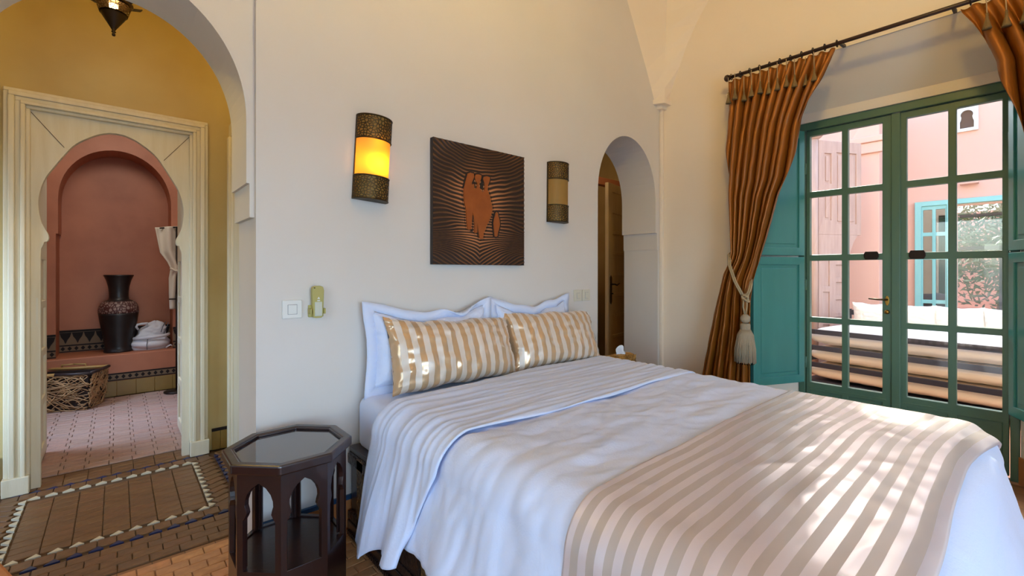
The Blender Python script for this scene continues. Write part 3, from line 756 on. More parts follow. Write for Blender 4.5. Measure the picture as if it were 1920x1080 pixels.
pillow('satin_cushion', 'gold striped satin cushion in front of the pillow nearest the arched doorway', 'cushion', 'satin_pillow', (2.07, 1.915, ZT+.012), math.radians(-6), math.radians(20), .72, .365, .17, 0, 5.3, 'gold striped satin cushions', sag=.02, droop=.035)
# ------------------------------------------------------------------ octagonal side tables
def oct_table(label, loc, zt, R, grp):
    t = thing('octagonal_table', label, 'side table', loc, 0, grp); cx, cy = loc[0], loc[1]
    fl_ = R*.90          # flat distance of the panels
    a8 = [PI/8+PI/4*i for i in range(8)]
    def octp(fd): rr = fd/math.cos(PI/8); return [(cx+rr*math.cos(a), cy+rr*math.sin(a)) for a in a8]
    MB().plate(octp(R), [octp(R-.032)], zt-.035, zt, FZ).build('rim', 'dark_wood', t, bevel=.006)
    MB().plate(octp(R-.03), [], zt-.034, zt-.012, FZ).build('tabletop', 'table_top', t)
    MB().plate(octp(R-.030), [octp(R-.038)], zt-.013, zt-.003, FZ).build('rim_bead', 'dark_wood', t, bevel=.003)
    sw = fl_*math.tan(PI/8)          # half side length
    zb = zt-.035
    w2 = sw*.74; zs_ = .38*zt
    head = [(-w2, zs_), (-w2, zb-.165), (-w2*.86, zb-.152), (-w2*.76, zb-.140), (-w2*.80, zb-.127), (-w2*.88, zb-.112), (-w2*.86, zb-.094), (-w2*.72, zb-.072), (-w2*.42, zb-.050), (0, zb-.034)]
    hole = head+[(-x, z) for x, z in reversed(head[:-1])]
    foot = [(sw*.55*math.cos(PI-PI*i/10), .10*math.sin(PI*i/10)) for i in range(11)]
    ol = [(-sw, 0)]+foot+[(sw, 0), (sw, zb), (-sw, zb)]
    for i in range(8):
        a = PI/4*i; n = Vector((math.cos(a), math.sin(a), 0)); e = Vector((-n.y, n.x, 0)); o_ = Vector((cx, cy, 0))
        fr = lambda p, q, d: tuple(o_+n*d+e*p*(d/fl_)+Vector((0, 0, q)))
        MB().plate(ol, [hole], fl_-.016, fl_, fr).build('side_panel', 'dark_wood', t, bevel=.002)
    MB().plate(octp(fl_-.018), [], zs_-.022, zs_-.006, FZ).build('shelf', 'dark_wood', t)
    for p_ in octp(fl_-.028): MB().tube([(p_[0], p_[1], zs_), (p_[0], p_[1], zb)], .006, 6).build('corner_bead', 'dark_wood', t)
    return t
oct_table('dark lacquered octagonal side table with arched openings beside the bed', (.495, 1.851, 0), .600, .208, 'octagonal bedside tables')
oct_table('dark octagonal side table half hidden behind the bed, under the tissue box', (2.745, 1.87, 0), .555, .19, 'octagonal bedside tables')
# tissue box
t = thing('tissue_box', 'small woven cane tissue box with a white tissue standing out', 'tissue box', (2.69, 1.90, .555), 0)
_M = MB.add
def _shift(s, V, F): return _M(s, [(v[0]-.10, v[1], v[2]+.055) for v in V], F)
MB.add = _shift
MB().box(2.70, 2.88, 1.84, 1.96, .50, .605).build('box_body', 'wicker', t, bevel=.006)
b = MB()
for i in range(13):
    for j in range(5):
        x = 2.706+i*.0145; z = .508+j*.02
        b.tube([(x-.006, 1.838, z), (x, 1.834, z+.012), (x+.006, 1.838, z+.018)], .004, 5)
    x = 2.706+i*.0145; b.tube([(x-.006, 1.846, .606), (x, 1.88, .612), (x+.006, 1.93, .606)], .0045, 5)
b.build('cane_weave', 'wicker', t, kind='stuff')
b = MB().grid(lambda u, v: (2.735+.07*u+.03*v+.008*math.sin(v*6), 1.89+.02*math.sin(u*5+v*3), .60+.075*v*(1-.35*u)+.01*math.sin(u*8)), 10, 8)
b.build('tissue', 'tissue', t, smooth=True, solid=.001)
MB.add = _M

# ------------------------------------------------------------------ wall sconces with pierced metal bands
def voronoi_cells(w, h, n, seed, shrink=.0016):
    rnd = random.Random(seed); pts = []
    tries = 0
    while len(pts) < n and tries < 20000:
        tries += 1; q = (rnd.uniform(.003, w-.003), rnd.uniform(.003, h-.003))
        if all((q[0]-p[0])**2+(q[1]-p[1])**2 > (.62*math.sqrt(w*h/n))**2 for p in pts): pts.append(q)
    cells = []
    for i, p in enumerate(pts):
        poly = [(.004, .007), (w-.004, .007), (w-.004, h-.007), (.004, h-.007)]
        for j, q in enumerate(pts):
            if i == j or abs(p[0]-q[0]) > .05 or abs(p[1]-q[1]) > .05: continue
            mx, my = (p[0]+q[0])/2, (p[1]+q[1])/2; dx, dy = q[0]-p[0], q[1]-p[1]; L = math.hypot(dx, dy); dx /= L; dy /= L
            mx -= dx*shrink; my -= dy*shrink; new = []
            for a, c in zip(poly, poly[1:]+poly[:1]):
                da = (a[0]-mx)*dx+(a[1]-my)*dy; dc = (c[0]-mx)*dx+(c[1]-my)*dy
                if da <= 0: new.append(a)
                if (da < 0) != (dc < 0) and abs(da-dc) > 1e-12: f_ = da/(da-dc); new.append((a[0]+(c[0]-a[0])*f_, a[1]+(c[1]-a[1])*f_))
            poly = new
            if len(poly) < 3: break
        if len(poly) >= 3:
            ar = abs(sum(a[0]*c[1]-c[0]*a[1] for a, c in zip(poly, poly[1:]+poly[:1])))/2
            if ar > 1.2e-5: cells.append(poly)
    return cells
def sconce(label, x, z0, z1, lean, lit, seed):
    t = thing('wall_sconce', label, 'wall lamp', (x, YH, z0), 0, 'pierced brass wall sconces')
    t.matrix_basis = Matrix.Translation((x, YH, z0)) @ Matrix.Rotation(lean, 4, 'Y')
    B = t.matrix_basis
    Wd, Dp = .088, .072       # half width, depth
    def cyl(s_, z, k): a = PI*s_; return tuple(B @ Vector((-math.cos(a)*(Wd+k), -.012-math.sin(a)*(Dp+k), z)))
    Lh = z1-z0; arc = PI*.08
    for zz0, zz1, sd_ in ((0, .118, seed), (Lh-.118, Lh, seed+1)):
        hs_ = voronoi_cells(arc, zz1-zz0, 150, sd_, .0019)
        # densify the outline so the sheet bends smoothly
        ol = [(arc*i/24, 0) for i in range(25)]+[(arc*(24-i)/24, zz1-zz0) for i in range(25)]
        MB().plate(ol, hs_, 0, .0016, lambda a, c, k: cyl(a/arc, zz0+c, k)).build('pierced_band', 'aged_brass', t)
        for zz in (zz0+.003, zz1-.003):
            MB().tube([cyl(i/20, zz, .001) for i in range(21)], .003, 6).build('band_edge', 'aged_brass', t, smooth=True)
    MB().grid(lambda u, v: cyl(u, .006+v*(Lh-.012), -.003), 24, 10).build('parchment_shade', 'parchment', t, smooth=True)
    b = MB()
    for zz in (.002, Lh-.004):
        pass
    b.add([tuple(B @ Vector(q)) for q in ((-Wd, -.010, 0), (Wd, -.010, 0), (Wd, -.010, Lh), (-Wd, -.010, Lh), (-Wd, 0, 0), (Wd, 0, 0), (Wd, 0, Lh), (-Wd, 0, Lh))],
          [(0, 1, 2, 3), (7, 6, 5, 4), (0, 4, 5, 1), (1, 5, 6, 2), (2, 6, 7, 3), (3, 7, 4, 0)])
    b.build('back_plate', 'aged_brass', t)
    p = [cyl(i/20, .001, 0) for i in range(21)]
    MB().add(p, [tuple(range(21))]).build('bottom_plate', 'aged_brass', t)
    bp = B @ Vector((.012, -.045, Lh*.36))
    MB().lathe([(0, -.028), (.012, -.02), (.016, 0), (.012, .015), (0, .022)], tuple(bp), 12).build('light_bulb', 'bulb' if lit else 'switch_white', t, smooth=True)
    if lit:
        l = light('sconce_lamp', 'POINT', tuple(bp+Vector((0, -.004, .034))), 1.1, (1, .55, .16), radius=.015)
        l2 = light('sconce_glow', 'POINT', tuple(B @ Vector((0, -.052, Lh*.7))), .22, (1, .55, .16), radius=.02)
sconce('lit amber wall sconce with pierced metal bands, left of the copper picture', .941, 1.60, 2.012, math.radians(3.2), True, 3)
sconce('unlit wall sconce with pierced metal bands, right of the copper picture', 2.285, 1.59, 1.998, math.radians(.6), False, 11)

# ------------------------------------------------------------------ chased copper picture
px0, px1, pz0, pz1 = 1.288, 1.962, 1.292, 1.984; PWX, PWZ = px1-px0, pz1-pz0
pic = thing('copper_picture', 'square dark copper relief picture with four figures amid radiating wavy lines', 'picture', ((px0+px1)/2, YH, pz0))
MB().box(px0, px1, YH-.030, YH-.001, pz0, pz1).build('panel_edge', 'patina', pic, bevel=.002)
N = 300; cols = []
def im(a, c):      # picture coordinates 0..1 (left to right, bottom to top)
    return px0+a*PWX, pz0+c*PWZ
def relief(u, v):
    a, c = u-.47, v-.47
    k = nz(u*3.1, v*3.1, 1)*.05+nz(u*8, v*8, 2)*.012
    ph = (c+k*.9)/math.sqrt(1+(abs(a)/.42)**2)*60 if c > -.16 else ((c+.16)*.8-.16/math.sqrt(1+(abs(a)/.42)**2)+k*.6-abs(a)*.55*sstep(-.16, -.4, c)+.0*a)*60
    h = math.sin(2*PI*ph*.62)
    dist = math.hypot(a*1.15, (c+.02)*.95)
    warm = max(0, 1-dist/.52)+.28*nz(u*4, v*4, 7)
    cc = sstep(-.1, .9, h)*(.16+1.15*max(0, warm))+.35*sstep(.35, .8, warm)
    cc = min(1.2, cc); base = (.022+.50*cc, .013+.215*cc, .010+.085*cc, 1)
    cols.append(base)
    X_, Z_ = im(u, v); return (X_, YH-.031-.0016*h, Z_)
o = MB().grid(relief, N, N).build('chased_relief', 'chased_copper', pic, smooth=True, cols=None, norm=False)
at = o.data.color_attributes.new('patina', 'FLOAT_COLOR', 'POINT')
for k, cc in enumerate(cols[:len(o.data.vertices)]): at.data[k].color = cc
# figures traced in picture proportions
def Q(x, y):        # from a slanted view of the picture to its own plane
    # left edge x=68..64 (y 57..1028), right edge x=780..768 (y 190..1012)
    s_ = (x-66)/(774-66); yt = 57+(190-57)*s_; yb = 1028+(1012-1028)*s_
    D0, D1 = 1028-57, 1012-190; uu = s_*D1/((1-s_)*D0+s_*D1)
    return (uu, (yb-y)/(yb-yt))
big = [(330, 752), (322, 690), (318, 600), (306, 555), (300, 500), (302, 440), (312, 400), (322, 360), (330, 330), (352, 322), (378, 328), (382, 350), (372, 378), (362, 400), (366, 415), (376, 405), (384, 420), (380, 440), (396, 442), (402, 430), (406, 400), (394, 385), (386, 355), (392, 336), (415, 333), (437, 340), (436, 365), (424, 395), (420, 425), (430, 445), (448, 468), (460, 455), (464, 420), (460, 395), (450, 365), (456, 350), (480, 345), (505, 353), (500, 385), (488, 415), (486, 450), (494, 470), (505, 500), (512, 540), (522, 570), (524, 600), (514, 640), (500, 680), (478, 720), (466, 760), (456, 768), (450, 820), (436, 824), (424, 818), (414, 770), (408, 700), (406, 775), (390, 780), (382, 770), (384, 720), (378, 660), (370, 622), (366, 680), (358, 750), (344, 756)]
small = [(540, 800), (534, 740), (530, 700), (536, 665), (544, 640), (546, 622), (556, 612), (566, 622), (568, 642), (578, 670), (582, 710), (574, 745), (566, 770), (562, 798), (552, 802)]
def fig(pts, nm):
    P = [Q(*q) for q in pts]; cx = sum(p[0] for p in P)/len(P); cy = sum(p[1] for p in P)/len(P)
    n = len(P); out = []
    for i in range(n):
        a, c, d = P[i-1], P[i], P[(i+1) % n]; tx, ty = d[0]-a[0], d[1]-a[1]; L = math.hypot(tx, ty) or 1
        out.append((c[0]+ty/L*.014, c[1]-tx/L*.014))
    ar = sum(a[0]*c[1]-c[0]*a[1] for a, c in zip(P, P[1:]+P[:1]))
    if ar < 0: out = [(2*c[0]-o_[0], 2*c[1]-o_[1]) for c, o_ in zip(P, out)]
    MB().plate([im(*q) for q in out], [], YH-.0345, YH-.030, FY).build('figure_outline', 'patina', pic)
    MB().plate([im(*q) for q in P], [], YH-.0375, YH-.030, FY).build(nm, 'copper_plain', pic)
fig(big, 'figure_group'); fig(small, 'child_figure')
MB().tube([(*im(*Q(516, 625))[:1], YH-.036, im(*Q(516, 625))[1]), (im(*Q(538, 655))[0], YH-.036, im(*Q(538, 655))[1])], .003, 6).build('joined_arm', 'patina', pic)

# ------------------------------------------------------------------ switches and remote
def switch(label, x0, x1, z0, z1, m, inner):
    t = thing('light_switch', label, 'switch', ((x0+x1)/2, YH, z0), 0, None)
    MB().box(x0, x1, YH-.010, YH-.0005, z0, z1).build('plate', m, t, bevel=.004)
    a0, a1, c0, c1 = inner
    MB().box(x0+a0, x0+a1, YH-.011, YH-.002, z0+c0, z0+c1).build('recess', 'cloth_grey', t)
    MB().box(x0+a0+.0015, x0+a1-.0015, YH-.0135, YH-.002, z0+c0+.0015, z0+c1-.0015).build('rocker', m, t, bevel=.0015)
switch('white square light switch beside the remote control left of the bed', .543, .626, 1.044, 1.126, 'switch_white', (.022, .061, .018, .062))
switch('cream light switch with a small button, nearer the pillows', 2.474, 2.556, 1.038, 1.121, 'switch_cream', (.026, .062, .018, .060))
switch('cream light switch with a wide rocker, next to the arched doorway', 2.566, 2.652, 1.038, 1.121, 'switch_cream', (.028, .064, .016, .064))
rm = thing('remote_control', 'yellowed cream remote control in a wall holder above the octagonal table', 'remote', (.685, YH, 1.045))
MB().plate([(.665, 1.05), (.671, 1.042), (.702, 1.042), (.709, 1.05), (.713, 1.165), (.709, 1.182), (.697, 1.187), (.675, 1.187), (.664, 1.182), (.660, 1.165)], [], YH-.036, YH-.012, FY).build('remote_body', 'remote_cream', rm, bevel=.004)
MB().box(.652, .718, YH-.012, YH-.0005, 1.045, 1.10).build('holder_back', 'remote_cream', rm, bevel=.003)
for x in (.651, .711): MB().box(x, x+.008, YH-.040, YH-.002, 1.06, 1.085).build('holder_clip', 'remote_cream', rm, bevel=.002)
MB().box(.671, .704, YH-.0385, YH-.03, 1.05, 1.115).build('flap', 'remote_face', rm, bevel=.003)
MB().plate([(.682, 1.128), (.694, 1.128), (.688, 1.138)], [], YH-.0375, YH-.035, FY).build('up_button', 'switch_white', rm)
MB().box(.682, .694, YH-.0375, YH-.035, 1.118, 1.123).build('mode_button', 'switch_white', rm)
MB().box(.667, .673, YH-.0372, YH-.035, 1.176, 1.180).build('indicator', 'dark_iron', rm)
# ------------------------------------------------------------------ curtains on a dark rod
XR = 3.50
rod = thing('curtain_rod', 'long dark turned wooden curtain rod above the garden doors', 'curtain rod', (XR+.03, .5, 2.735))
b = MB().tube([(XR+.02, 1.50, 2.735), (XR+.02, -.62, 2.735)], .0125, 12); b.build('pole', 'lacquer_rod', rod, smooth=True)
for y, s in ((1.50, 1), (-.62, -1)):
    b = MB().lathe([(0, -.012), (.018, -.008), (.026, .006), (.024, .02), (.012, .03), (0, .032)], (0, 0, 0), 16)
    b.V = [(XR+.02+v[0], y+s*v[2], 2.735+v[1]) for v in b.V]; b.build('finial', 'lacquer_rod', rod, smooth=True)
for y in (1.44, .80, .27, -.55): MB().bar((XR+.02, y, 2.74), (XW, y, 2.76), .016, .016).build('bracket', 'lacquer_rod', rod)
ring = None
for y in [1.48-.067*i for i in range(11)]+[.20-.065*i for i in range(12)]:
    if ring is None:
        y_first = y; ring = MB().tube([(XR+.02+.021*math.cos(a), y, 2.735+.021*math.sin(a)) for a in [2*PI*i/16 for i in range(17)]], .0032, 6, cap=False).build('ring', 'dark_iron', rod, smooth=True)
    else: dup_part(ring, rod, (0, y-y_first, 0))

def curtain(label, LT, RT, npl, seed, mirror=1, zb=.015):
    zs = 2.70
    t = thing('curtain', label, 'curtain', (XR, (LT[0][1]+RT[0][1])/2, 0), 0, 'copper curtains of the garden doors')
    nf = npl
    def fn(u, v):
        z = zs+(zb-zs)*v
        yl, yr = lerp_tab(LT, z), lerp_tab(RT, z)
        s_ = u+.010*nz(u*5+seed, z*1.2)*(1-v)
        y = yl+(yr-yl)*s_
        wdt = abs(yr-yl)
        topk = sstep(2.45, 2.70, z)
        tk = sstep(1.7, 2.7, z); ph = 2*PI*(nf*tk+(nf-2.5)*(1-tk))*(u-.5)+2.4*nz(u*3+seed, z*.7)*(1-tk)
        f1 = math.sin(ph); f2 = math.sin(ph*.47+2*seed+z*1.1)
        A = .032*(1-topk)+.012*topk+.008*sstep(2.3, 1.6, z)
        tie = math.exp(-((z-1.18)/.22)**2)
        A *= 1-.35*tie
        pin = math.copysign(abs(f1)**.6, f1)*topk+(1-topk)*f1
        x = XR-A*pin-.020*f2*(1-topk)-.008*nz(y*30, z*9, seed)*(1-topk)-.05*tie*math.sin(PI*u)
        y += .012*math.cos(ph)*(1-topk)*min(1, wdt/.4)
        x -= .03*sstep(1.1, .2, z)*math.sin(PI*u)
        hem = sstep(2.68, 2.70, z)
        return (x, y, z+.004*f1*topk)
    MB().grid(fn, 200, 150).build('fabric', 'curtain', t, smooth=True, solid=.002)
    return t, fn
k_ = XR/3.54
def tabs(l): return sorted([(1.25+(z-1.25)*k_, y*k_) for y, z in l])
LT = tabs([(1.505, 2.80), (1.505, 2.754), (1.517, 2.504), (1.517, 1.99), (1.513, 1.866), (1.487, 1.393), (1.500, 1.33), (1.542, 1.24), (1.612, .969), (1.728, .394), (1.79, 0)])
RT = tabs([(.815, 2.80), (.825, 2.705), (.898, 2.543), (1.010, 2.302), (1.105, 1.926), (1.160, 1.80), (1.225, 1.551), (1.295, 1.30), (1.33, 1.18), (1.345, 1.05), (1.348, .895), (1.345, .421), (1.33, 0)])
ct, cfn = curtain('copper silk curtain gathered to the left of the garden doors', LT, RT, 11, 1.7)
LT2 = tabs([(.255, 2.80), (.236, 2.701), (.197, 2.625), (.097, 2.375), (.072, 2.239), (.034, 2.06), (.007, 1.942), (-.10, 1.5), (-.17, 1.2), (-.17, .9), (-.15, 0)])
RT2 = tabs([(-.58, 2.80), (-.58, 2.2), (-.55, 1.6), (-.40, 1.2), (-.45, .9), (-.55, 0)])
ct2, cfn2 = curtain('copper silk curtain gathered to the right of the garden doors', LT2, RT2, 11, 3.9)
# small tassels along the headings
def small_tassel(parent, p, nm='tassel'):
    x, y, z = p
    b = MB().lathe([(0, .085), (.005, .084), (.0065, .077), (.004, .069), (.008, .062), (.006, .054), (.010, .041), (.017, .012), (.020, 0), (0, .002)], (x, y, z-.08), 10)
    o = b.build(nm, 'small_tassel', parent, smooth=True)
    MB().tube([(x+.012, y+.006, z+.12), (x+.004, y+.002, z+.05), (x, y, z-.005)], .0025, 6).build('tassel_cord', 'cord', o)
def px_at(px, py, xx):
    f, H = 845., 510.; th = math.atan2(741, 845); c, s = math.cos(th), math.sin(th); u = (px-960)/f; v = (H-py)/f
    q = xx/(u*c+s); return (xx, q*(-u*s+c), 1.25+v*q)
for i in range(11):
    u = (i+.5)/11; p = cfn(u, .065); small_tassel(ct, (p[0]-.028, p[1], 2.60+.012*math.sin(i*2.1)-(.0 if i < 9 else .015)))
    p = cfn2(u, .065); small_tassel(ct2, (p[0]-.028, p[1], 2.60+.012*math.sin(i*1.7+1)))
# tieback with a large tassel
XT = 3.385
tb = thing('curtain_tieback', 'beige rope tieback with a large tassel round the left curtain', 'tieback', (XT, 1.335, .60))
yk = 1.325
b = MB()
for off in (0, .012):
    b.tube([(3.53, 1.475+off, 1.40), (3.48, 1.475+off, 1.38), (3.42, 1.445+off, 1.30), (3.395, 1.395+off, 1.18), (XT, yk+.015+off, 1.085)], .0065, 8)
    b.tube([(3.49, 1.335-off, 1.20), (3.45, 1.318-off, 1.16), (3.41, 1.312-off, 1.12), (XT, yk-.008-off, 1.085)], .0065, 8)
b.build('rope', 'cord', tb, smooth=True)
b = MB()
for a in range(4): b.tube([(XT+.016*math.cos(q+a)*(.4+.3*a % 1), yk+.022*math.cos(q+a*1.6), 1.07+.02*math.sin(q)-.004*a) for q in [2*PI*i/12 for i in range(13)]], .0075, 8)
b.build('knot', 'cord', tb, smooth=True)
b = MB().tube([(XT, yk+.012, 1.06), (XT-.004, yk+.014, 1.0), (XT, yk+.003, .945)], .006, 8).tube([(XT, yk-.012, 1.06), (XT-.004, yk-.012, 1.0), (XT, yk-.002, .945)], .006, 8)
b.build('hanging_cord', 'cord', tb, smooth=True)
MB().lathe([(0, -.034), (.014, -.031), (.027, -.02), (.033, -.004), (.033, .006), (.027, .02), (.014, .031), (0, .034)], (XT, yk, .915), 20).build('ball', 'tassel', tb, smooth=True)
MB().lathe([(0, .03), (.026, .03), (.033, .022), (.033, -.014), (.028, -.02), (0, -.02)], (XT, yk, .852), 20).build('cap', 'tassel', tb, smooth=True)
b = MB()
for i in range(72):
    a = 2*PI*i/72; r0 = .032; r1 = .060+random.uniform(-.004, .004); zl = .600+random.uniform(0, .012)
    b.tube([(XT+r0*math.cos(a), yk+r0*math.sin(a), .838), (XT+.048*math.cos(a), yk+.052*math.sin(a), .80), (XT+r1*math.cos(a)*.9, yk+r1*math.sin(a)*1.1, .70), (XT+r1*math.cos(a), yk+r1*math.sin(a)*1.12, zl)], .0034, 5)
b.build('fringe', 'tassel', tb, smooth=True, kind='stuff')
MB().lathe([(0, .0), (.03, 0), (.045, -.03), (.05, -.22), (0, -.22)], (XT, yk, .835), 16).build('fringe_core', 'tassel', tb, smooth=True)
b = MB()
for i in range(22):
    a = 2*PI*i/22; b.lathe([(0, -.006), (.006, 0), (0, .006)], (XT+.05*math.cos(a), yk+.056*math.sin(a), .597), 6)
b.build('beads', 'dark_iron', tb, kind='stuff')
# ------------------------------------------------------------------ vestibule lantern
ly = 3.05; lz = 2.445
t = thing('hanging_lantern', 'lit pierced metal lantern hanging in the vestibule arch', 'lantern', (-.012, ly, lz))
MB().lathe([(0, 0), (.006, .002), (.008, .010), (.004, .016), (.010, .022), (.006, .028), (.012, .04), (.052, .108), (.054, .112), (.050, .112), (.01, .045), (0, .04)], (-.012, ly, lz), 24).build('cone', 'dark_iron', t, smooth=True)
arc = .37; hs_ = voronoi_cells(arc, .055, 120, 21, .0012)
def lcyl(a, c, k): q = 2*PI*a/arc; r_ = .054+.016*c/.055+k; return (-.012+r_*math.cos(q), ly+r_*math.sin(q), lz+.110+c)
ol = [(arc*i/40, 0) for i in range(41)]+[(arc*(40-i)/40, .055) for i in range(41)]
MB().plate(ol, hs_, 0, .0012, lcyl).build('pierced_band', 'aged_brass', t)
MB().lathe([(.070, .165), (.078, .168), (.078, .176), (.070, .18), (.074, .20), (.074, .32), (.03, .40), (.008, .44), (.006, .66), (0, .66)], (-.012, ly, lz), 24).build('crown', 'aged_brass', t, smooth=True)
for i in range(6):
    a = PI/3*i+.3; MB().bar((-.012+.07*math.cos(a), ly+.07*math.sin(a), lz+.17), (-.012+.115*math.cos(a), ly+.115*math.sin(a), lz+.185), .03, .004).build('petal', 'dark_iron', t)
MB().lathe([(0, -.02), (.016, -.01), (.018, .01), (0, .03)], (-.012, ly, lz+.15), 12).build('light_bulb', 'bulb', t, smooth=True)
light('lantern_lamp', 'POINT', (-.012, ly, lz+.137), 2.0, (1, .6, .25), radius=.012)
light('lantern_top_lamp', 'POINT', (-.012, ly-.11, lz+.27), 22.0, (1, .72, .22), radius=.04)

# ------------------------------------------------------------------ bathroom: vase, robe, basket, hanging cloth
vx, vy = .016, 6.26
t = thing('floor_vase', 'tall black vase with a carved red and grey scroll band on the bathroom bench', 'vase', (vx, vy, .42))
MB().lathe([(0, 0), (.118, 0), (.123, .008), (.120, .02), (.112, .035), (.112, .06), (.128, .18), (.150, .31), (.160, .385), (.162, .405)], (vx, vy, .42), 40).build('body', 'vase_black', t, smooth=True)
MB().lathe([(.1625, .405), (.1635, .43), (.160, .465), (.146, .50), (.128, .522), (.120, .527)], (vx, vy, .42), 40).build('carved_band', 'vase_band', t, smooth=True)
MB().lathe([(.120, .527), (.098, .535), (.083, .548), (.079, .57), (.080, .62), (.086, .68), (.100, .74), (.117, .785), (.122, .79), (.122, .80), (.114, .80), (.105, .77), (.085, .70), (.074, .62), (0, .60)], (vx, vy, .42), 40).build('neck', 'vase_black', t, smooth=True)

rb = thing('folded_bathrobe', 'folded white bathrobe with grey piping tied by its belt beside the black vase', 'bathrobe', (.29, 6.25, .42))
def robe(u, v):
    a = 2*PI*u; w_ = lerp_tab([(0, .150), (.12, .165), (.35, .155), (.48, .128), (.55, .122), (.75, .110), (.92, .07), (1, .012)], v)
    h = .30*v; dp = w_*.62
    x = .275+.045*sstep(.4, 1, v)+w_*math.cos(a)*(1+.10*nz(math.cos(a)*2, v*6, 1)); y = 6.25+dp*math.sin(a)*(1+.1*nz(a, v*5, 2))
    z = .42+h+.012*nz(math.cos(a)*3, math.sin(a)*3, v*4)*(v > .02)
    return (x+.010*nz(x*30, v*10, 3), y+.010*nz(x*26, v*14, 8), max(.421, z))
MB().grid(robe, 60, 40).build('folded_cloth', 'terry', rb, smooth=True)
def robe2(u, v):
    a = 2*PI*u; e = PI*(v-.5); return (.27+.165*math.cos(e)*math.cos(a)*(1+.05*nz(a*2, e)), 6.235+.125*math.cos(e)*math.sin(a), .421+.06+.062*math.sin(e)+.006*nz(a*3, e*3))
MB().grid(robe2, 40, 20).build('sleeve_roll', 'terry', rb, smooth=True)
MB().tube([(.135, 6.20, .545), (.20, 6.135, .555), (.30, 6.12, .56), (.40, 6.15, .565), (.43, 6.22, .57)], .017, 8).build('belt', 'terry', rb, smooth=True)
for pth in ([(.36, 6.17, .60), (.375, 6.165, .66), (.40, 6.175, .71)], [(.385, 6.18, .58), (.41, 6.18, .65), (.425, 6.19, .70)], [(.24, 6.115, .43), (.238, 6.105, .48), (.245, 6.12, .54)]):
    MB().tube(pth, .004, 6).build('piping', 'pipe_grey', rb, smooth=True)
MB().tube([(.17, 6.20, .64), (.155, 6.19, .67), (.165, 6.19, .695), (.20, 6.19, .70), (.25, 6.19, .70)], [.010, .011, .011, .012, .014], 8).build('collar_loop', 'terry', rb, smooth=True)
MB().tube([(.40, 6.13, .432), (.42, 6.115, .45), (.44, 6.13, .458), (.455, 6.15, .44)], .008, 8).build('belt_end', 'terry', rb, smooth=True)

hc = thing('hanging_cloth', 'cream cloth tied up on an iron stand at the right of the bathroom niche', 'cloth', (.50, 5.85, .0))
def cloth(u, v):
    z = 1.705-.84*v
    wl = lerp_tab([(0, .295), (.30, .335), (.42, .395), (.5, .42), (.62, .405), (.80, .405), (1, .41)], v)
    x = wl+(.62-wl)*u; return (x, 5.85+.03*math.sin(u*14+v*3)*(1-.5*v)+.05*u, z+.05*u*(1-v))
MB().grid(cloth, 30, 50).build('draped_cloth', 'drape_cream', hc, smooth=True, solid=.004)
MB().tube([(.415, 5.83, 1.29), (.46, 5.82, 1.26), (.55, 5.84, 1.30)], .012, 8).build('cloth_tie', 'drape_cream', hc, smooth=True)
b = MB().tube([(.47, 5.83, .02), (.47, 5.83, 1.02)], .008, 8).tube([(.405, 5.83, .97), (.50, 5.83, .97)], .007, 8).tube([(.47, 5.86, .02), (.47, 5.86, 1.72)], .008, 8).tube([(.33, 5.86, 1.70), (.60, 5.9, 1.74)], .007, 8)
b.build('stand', 'dark_iron', hc, smooth=True)
MB().lathe([(0, 0), (.11, 0), (.11, .015), (.02, .025), (0, .025)], (.47, 5.85, 0), 20).build('stand_base', 'dark_iron', hc, smooth=True)

bk = thing('twig_basket', 'openwork twig basket with a dark rim on the bathroom floor before the bench', 'basket', (-.37, 5.84, 0), math.radians(-22))
BW, BD, BH = .27, .165, .335
B = bk.matrix_basis
W3 = lambda x, y, z: tuple(B @ Vector((x, y, z)))
def lining():
    b = MB(); V = []
    for z, k in ((.012, .90), (BH-.02, 1.0)):
        V += [W3(sx*(BW*k-.012), sy*(BD*k-.012), z) for sx, sy in ((-1, -1), (1, -1), (1, 1), (-1, 1))]
    return b.add(V, [(0, 1, 5, 4), (1, 2, 6, 5), (2, 3, 7, 6), (3, 0, 4, 7), (0, 3, 2, 1)])
lining().build('lining', 'twig_dark', bk, solid=.004)
rnd = random.Random(5)
for side in range(4):
    b = MB()
    for k in range(120):
        a0 = rnd.uniform(-1, 1); z0 = rnd.uniform(.02, .95); L = rnd.uniform(.5, 1.2)*rnd.choice((-1, 1)); cv = rnd.uniform(-.28, .28); sl = rnd.uniform(-.35, .35); dpt = rnd.uniform(-.004, .010)
        pth = []
        for i in range(9):
            q = i/8; a = a0+L*q; z = z0+sl*q+cv*math.sin(PI*q)
            if abs(a) > 1.02: break
            z = min(.97, max(.02, z)); kk = .90+.10*z
            h_ = z*BH
            if side == 0: pth.append(W3(a*BW*kk, -BD*kk-dpt, h_))
            elif side == 1: pth.append(W3(BW*kk+dpt, a*BD*kk, h_))
            elif side == 2: pth.append(W3(a*BW*kk, BD*kk+dpt, h_))
            else: pth.append(W3(-BW*kk-dpt, a*BD*kk, h_))
        if len(pth) > 2: b.tube(pth, rnd.uniform(.0030, .0056), 5)
    b.build('woven_twigs', 'twig', bk, smooth=True, kind='stuff')
for (p, q, m_) in (((-BW, -BD), (.02, -BD), 'rim_cane'), ((.02, -BD), (BW, -BD), 'rim_dark'), ((BW, -BD), (BW, BD), 'rim_dark'), ((BW, BD), (-BW, BD), 'rim_cane'), ((-BW, BD), (-BW, -BD), 'rim_dark')):
    MB().tube([W3(p[0], p[1], BH), W3((p[0]+q[0])/2, (p[1]+q[1])/2, BH-.004), W3(q[0], q[1], BH)], .014, 10).build('rim_pole', m_, bk, smooth=True)
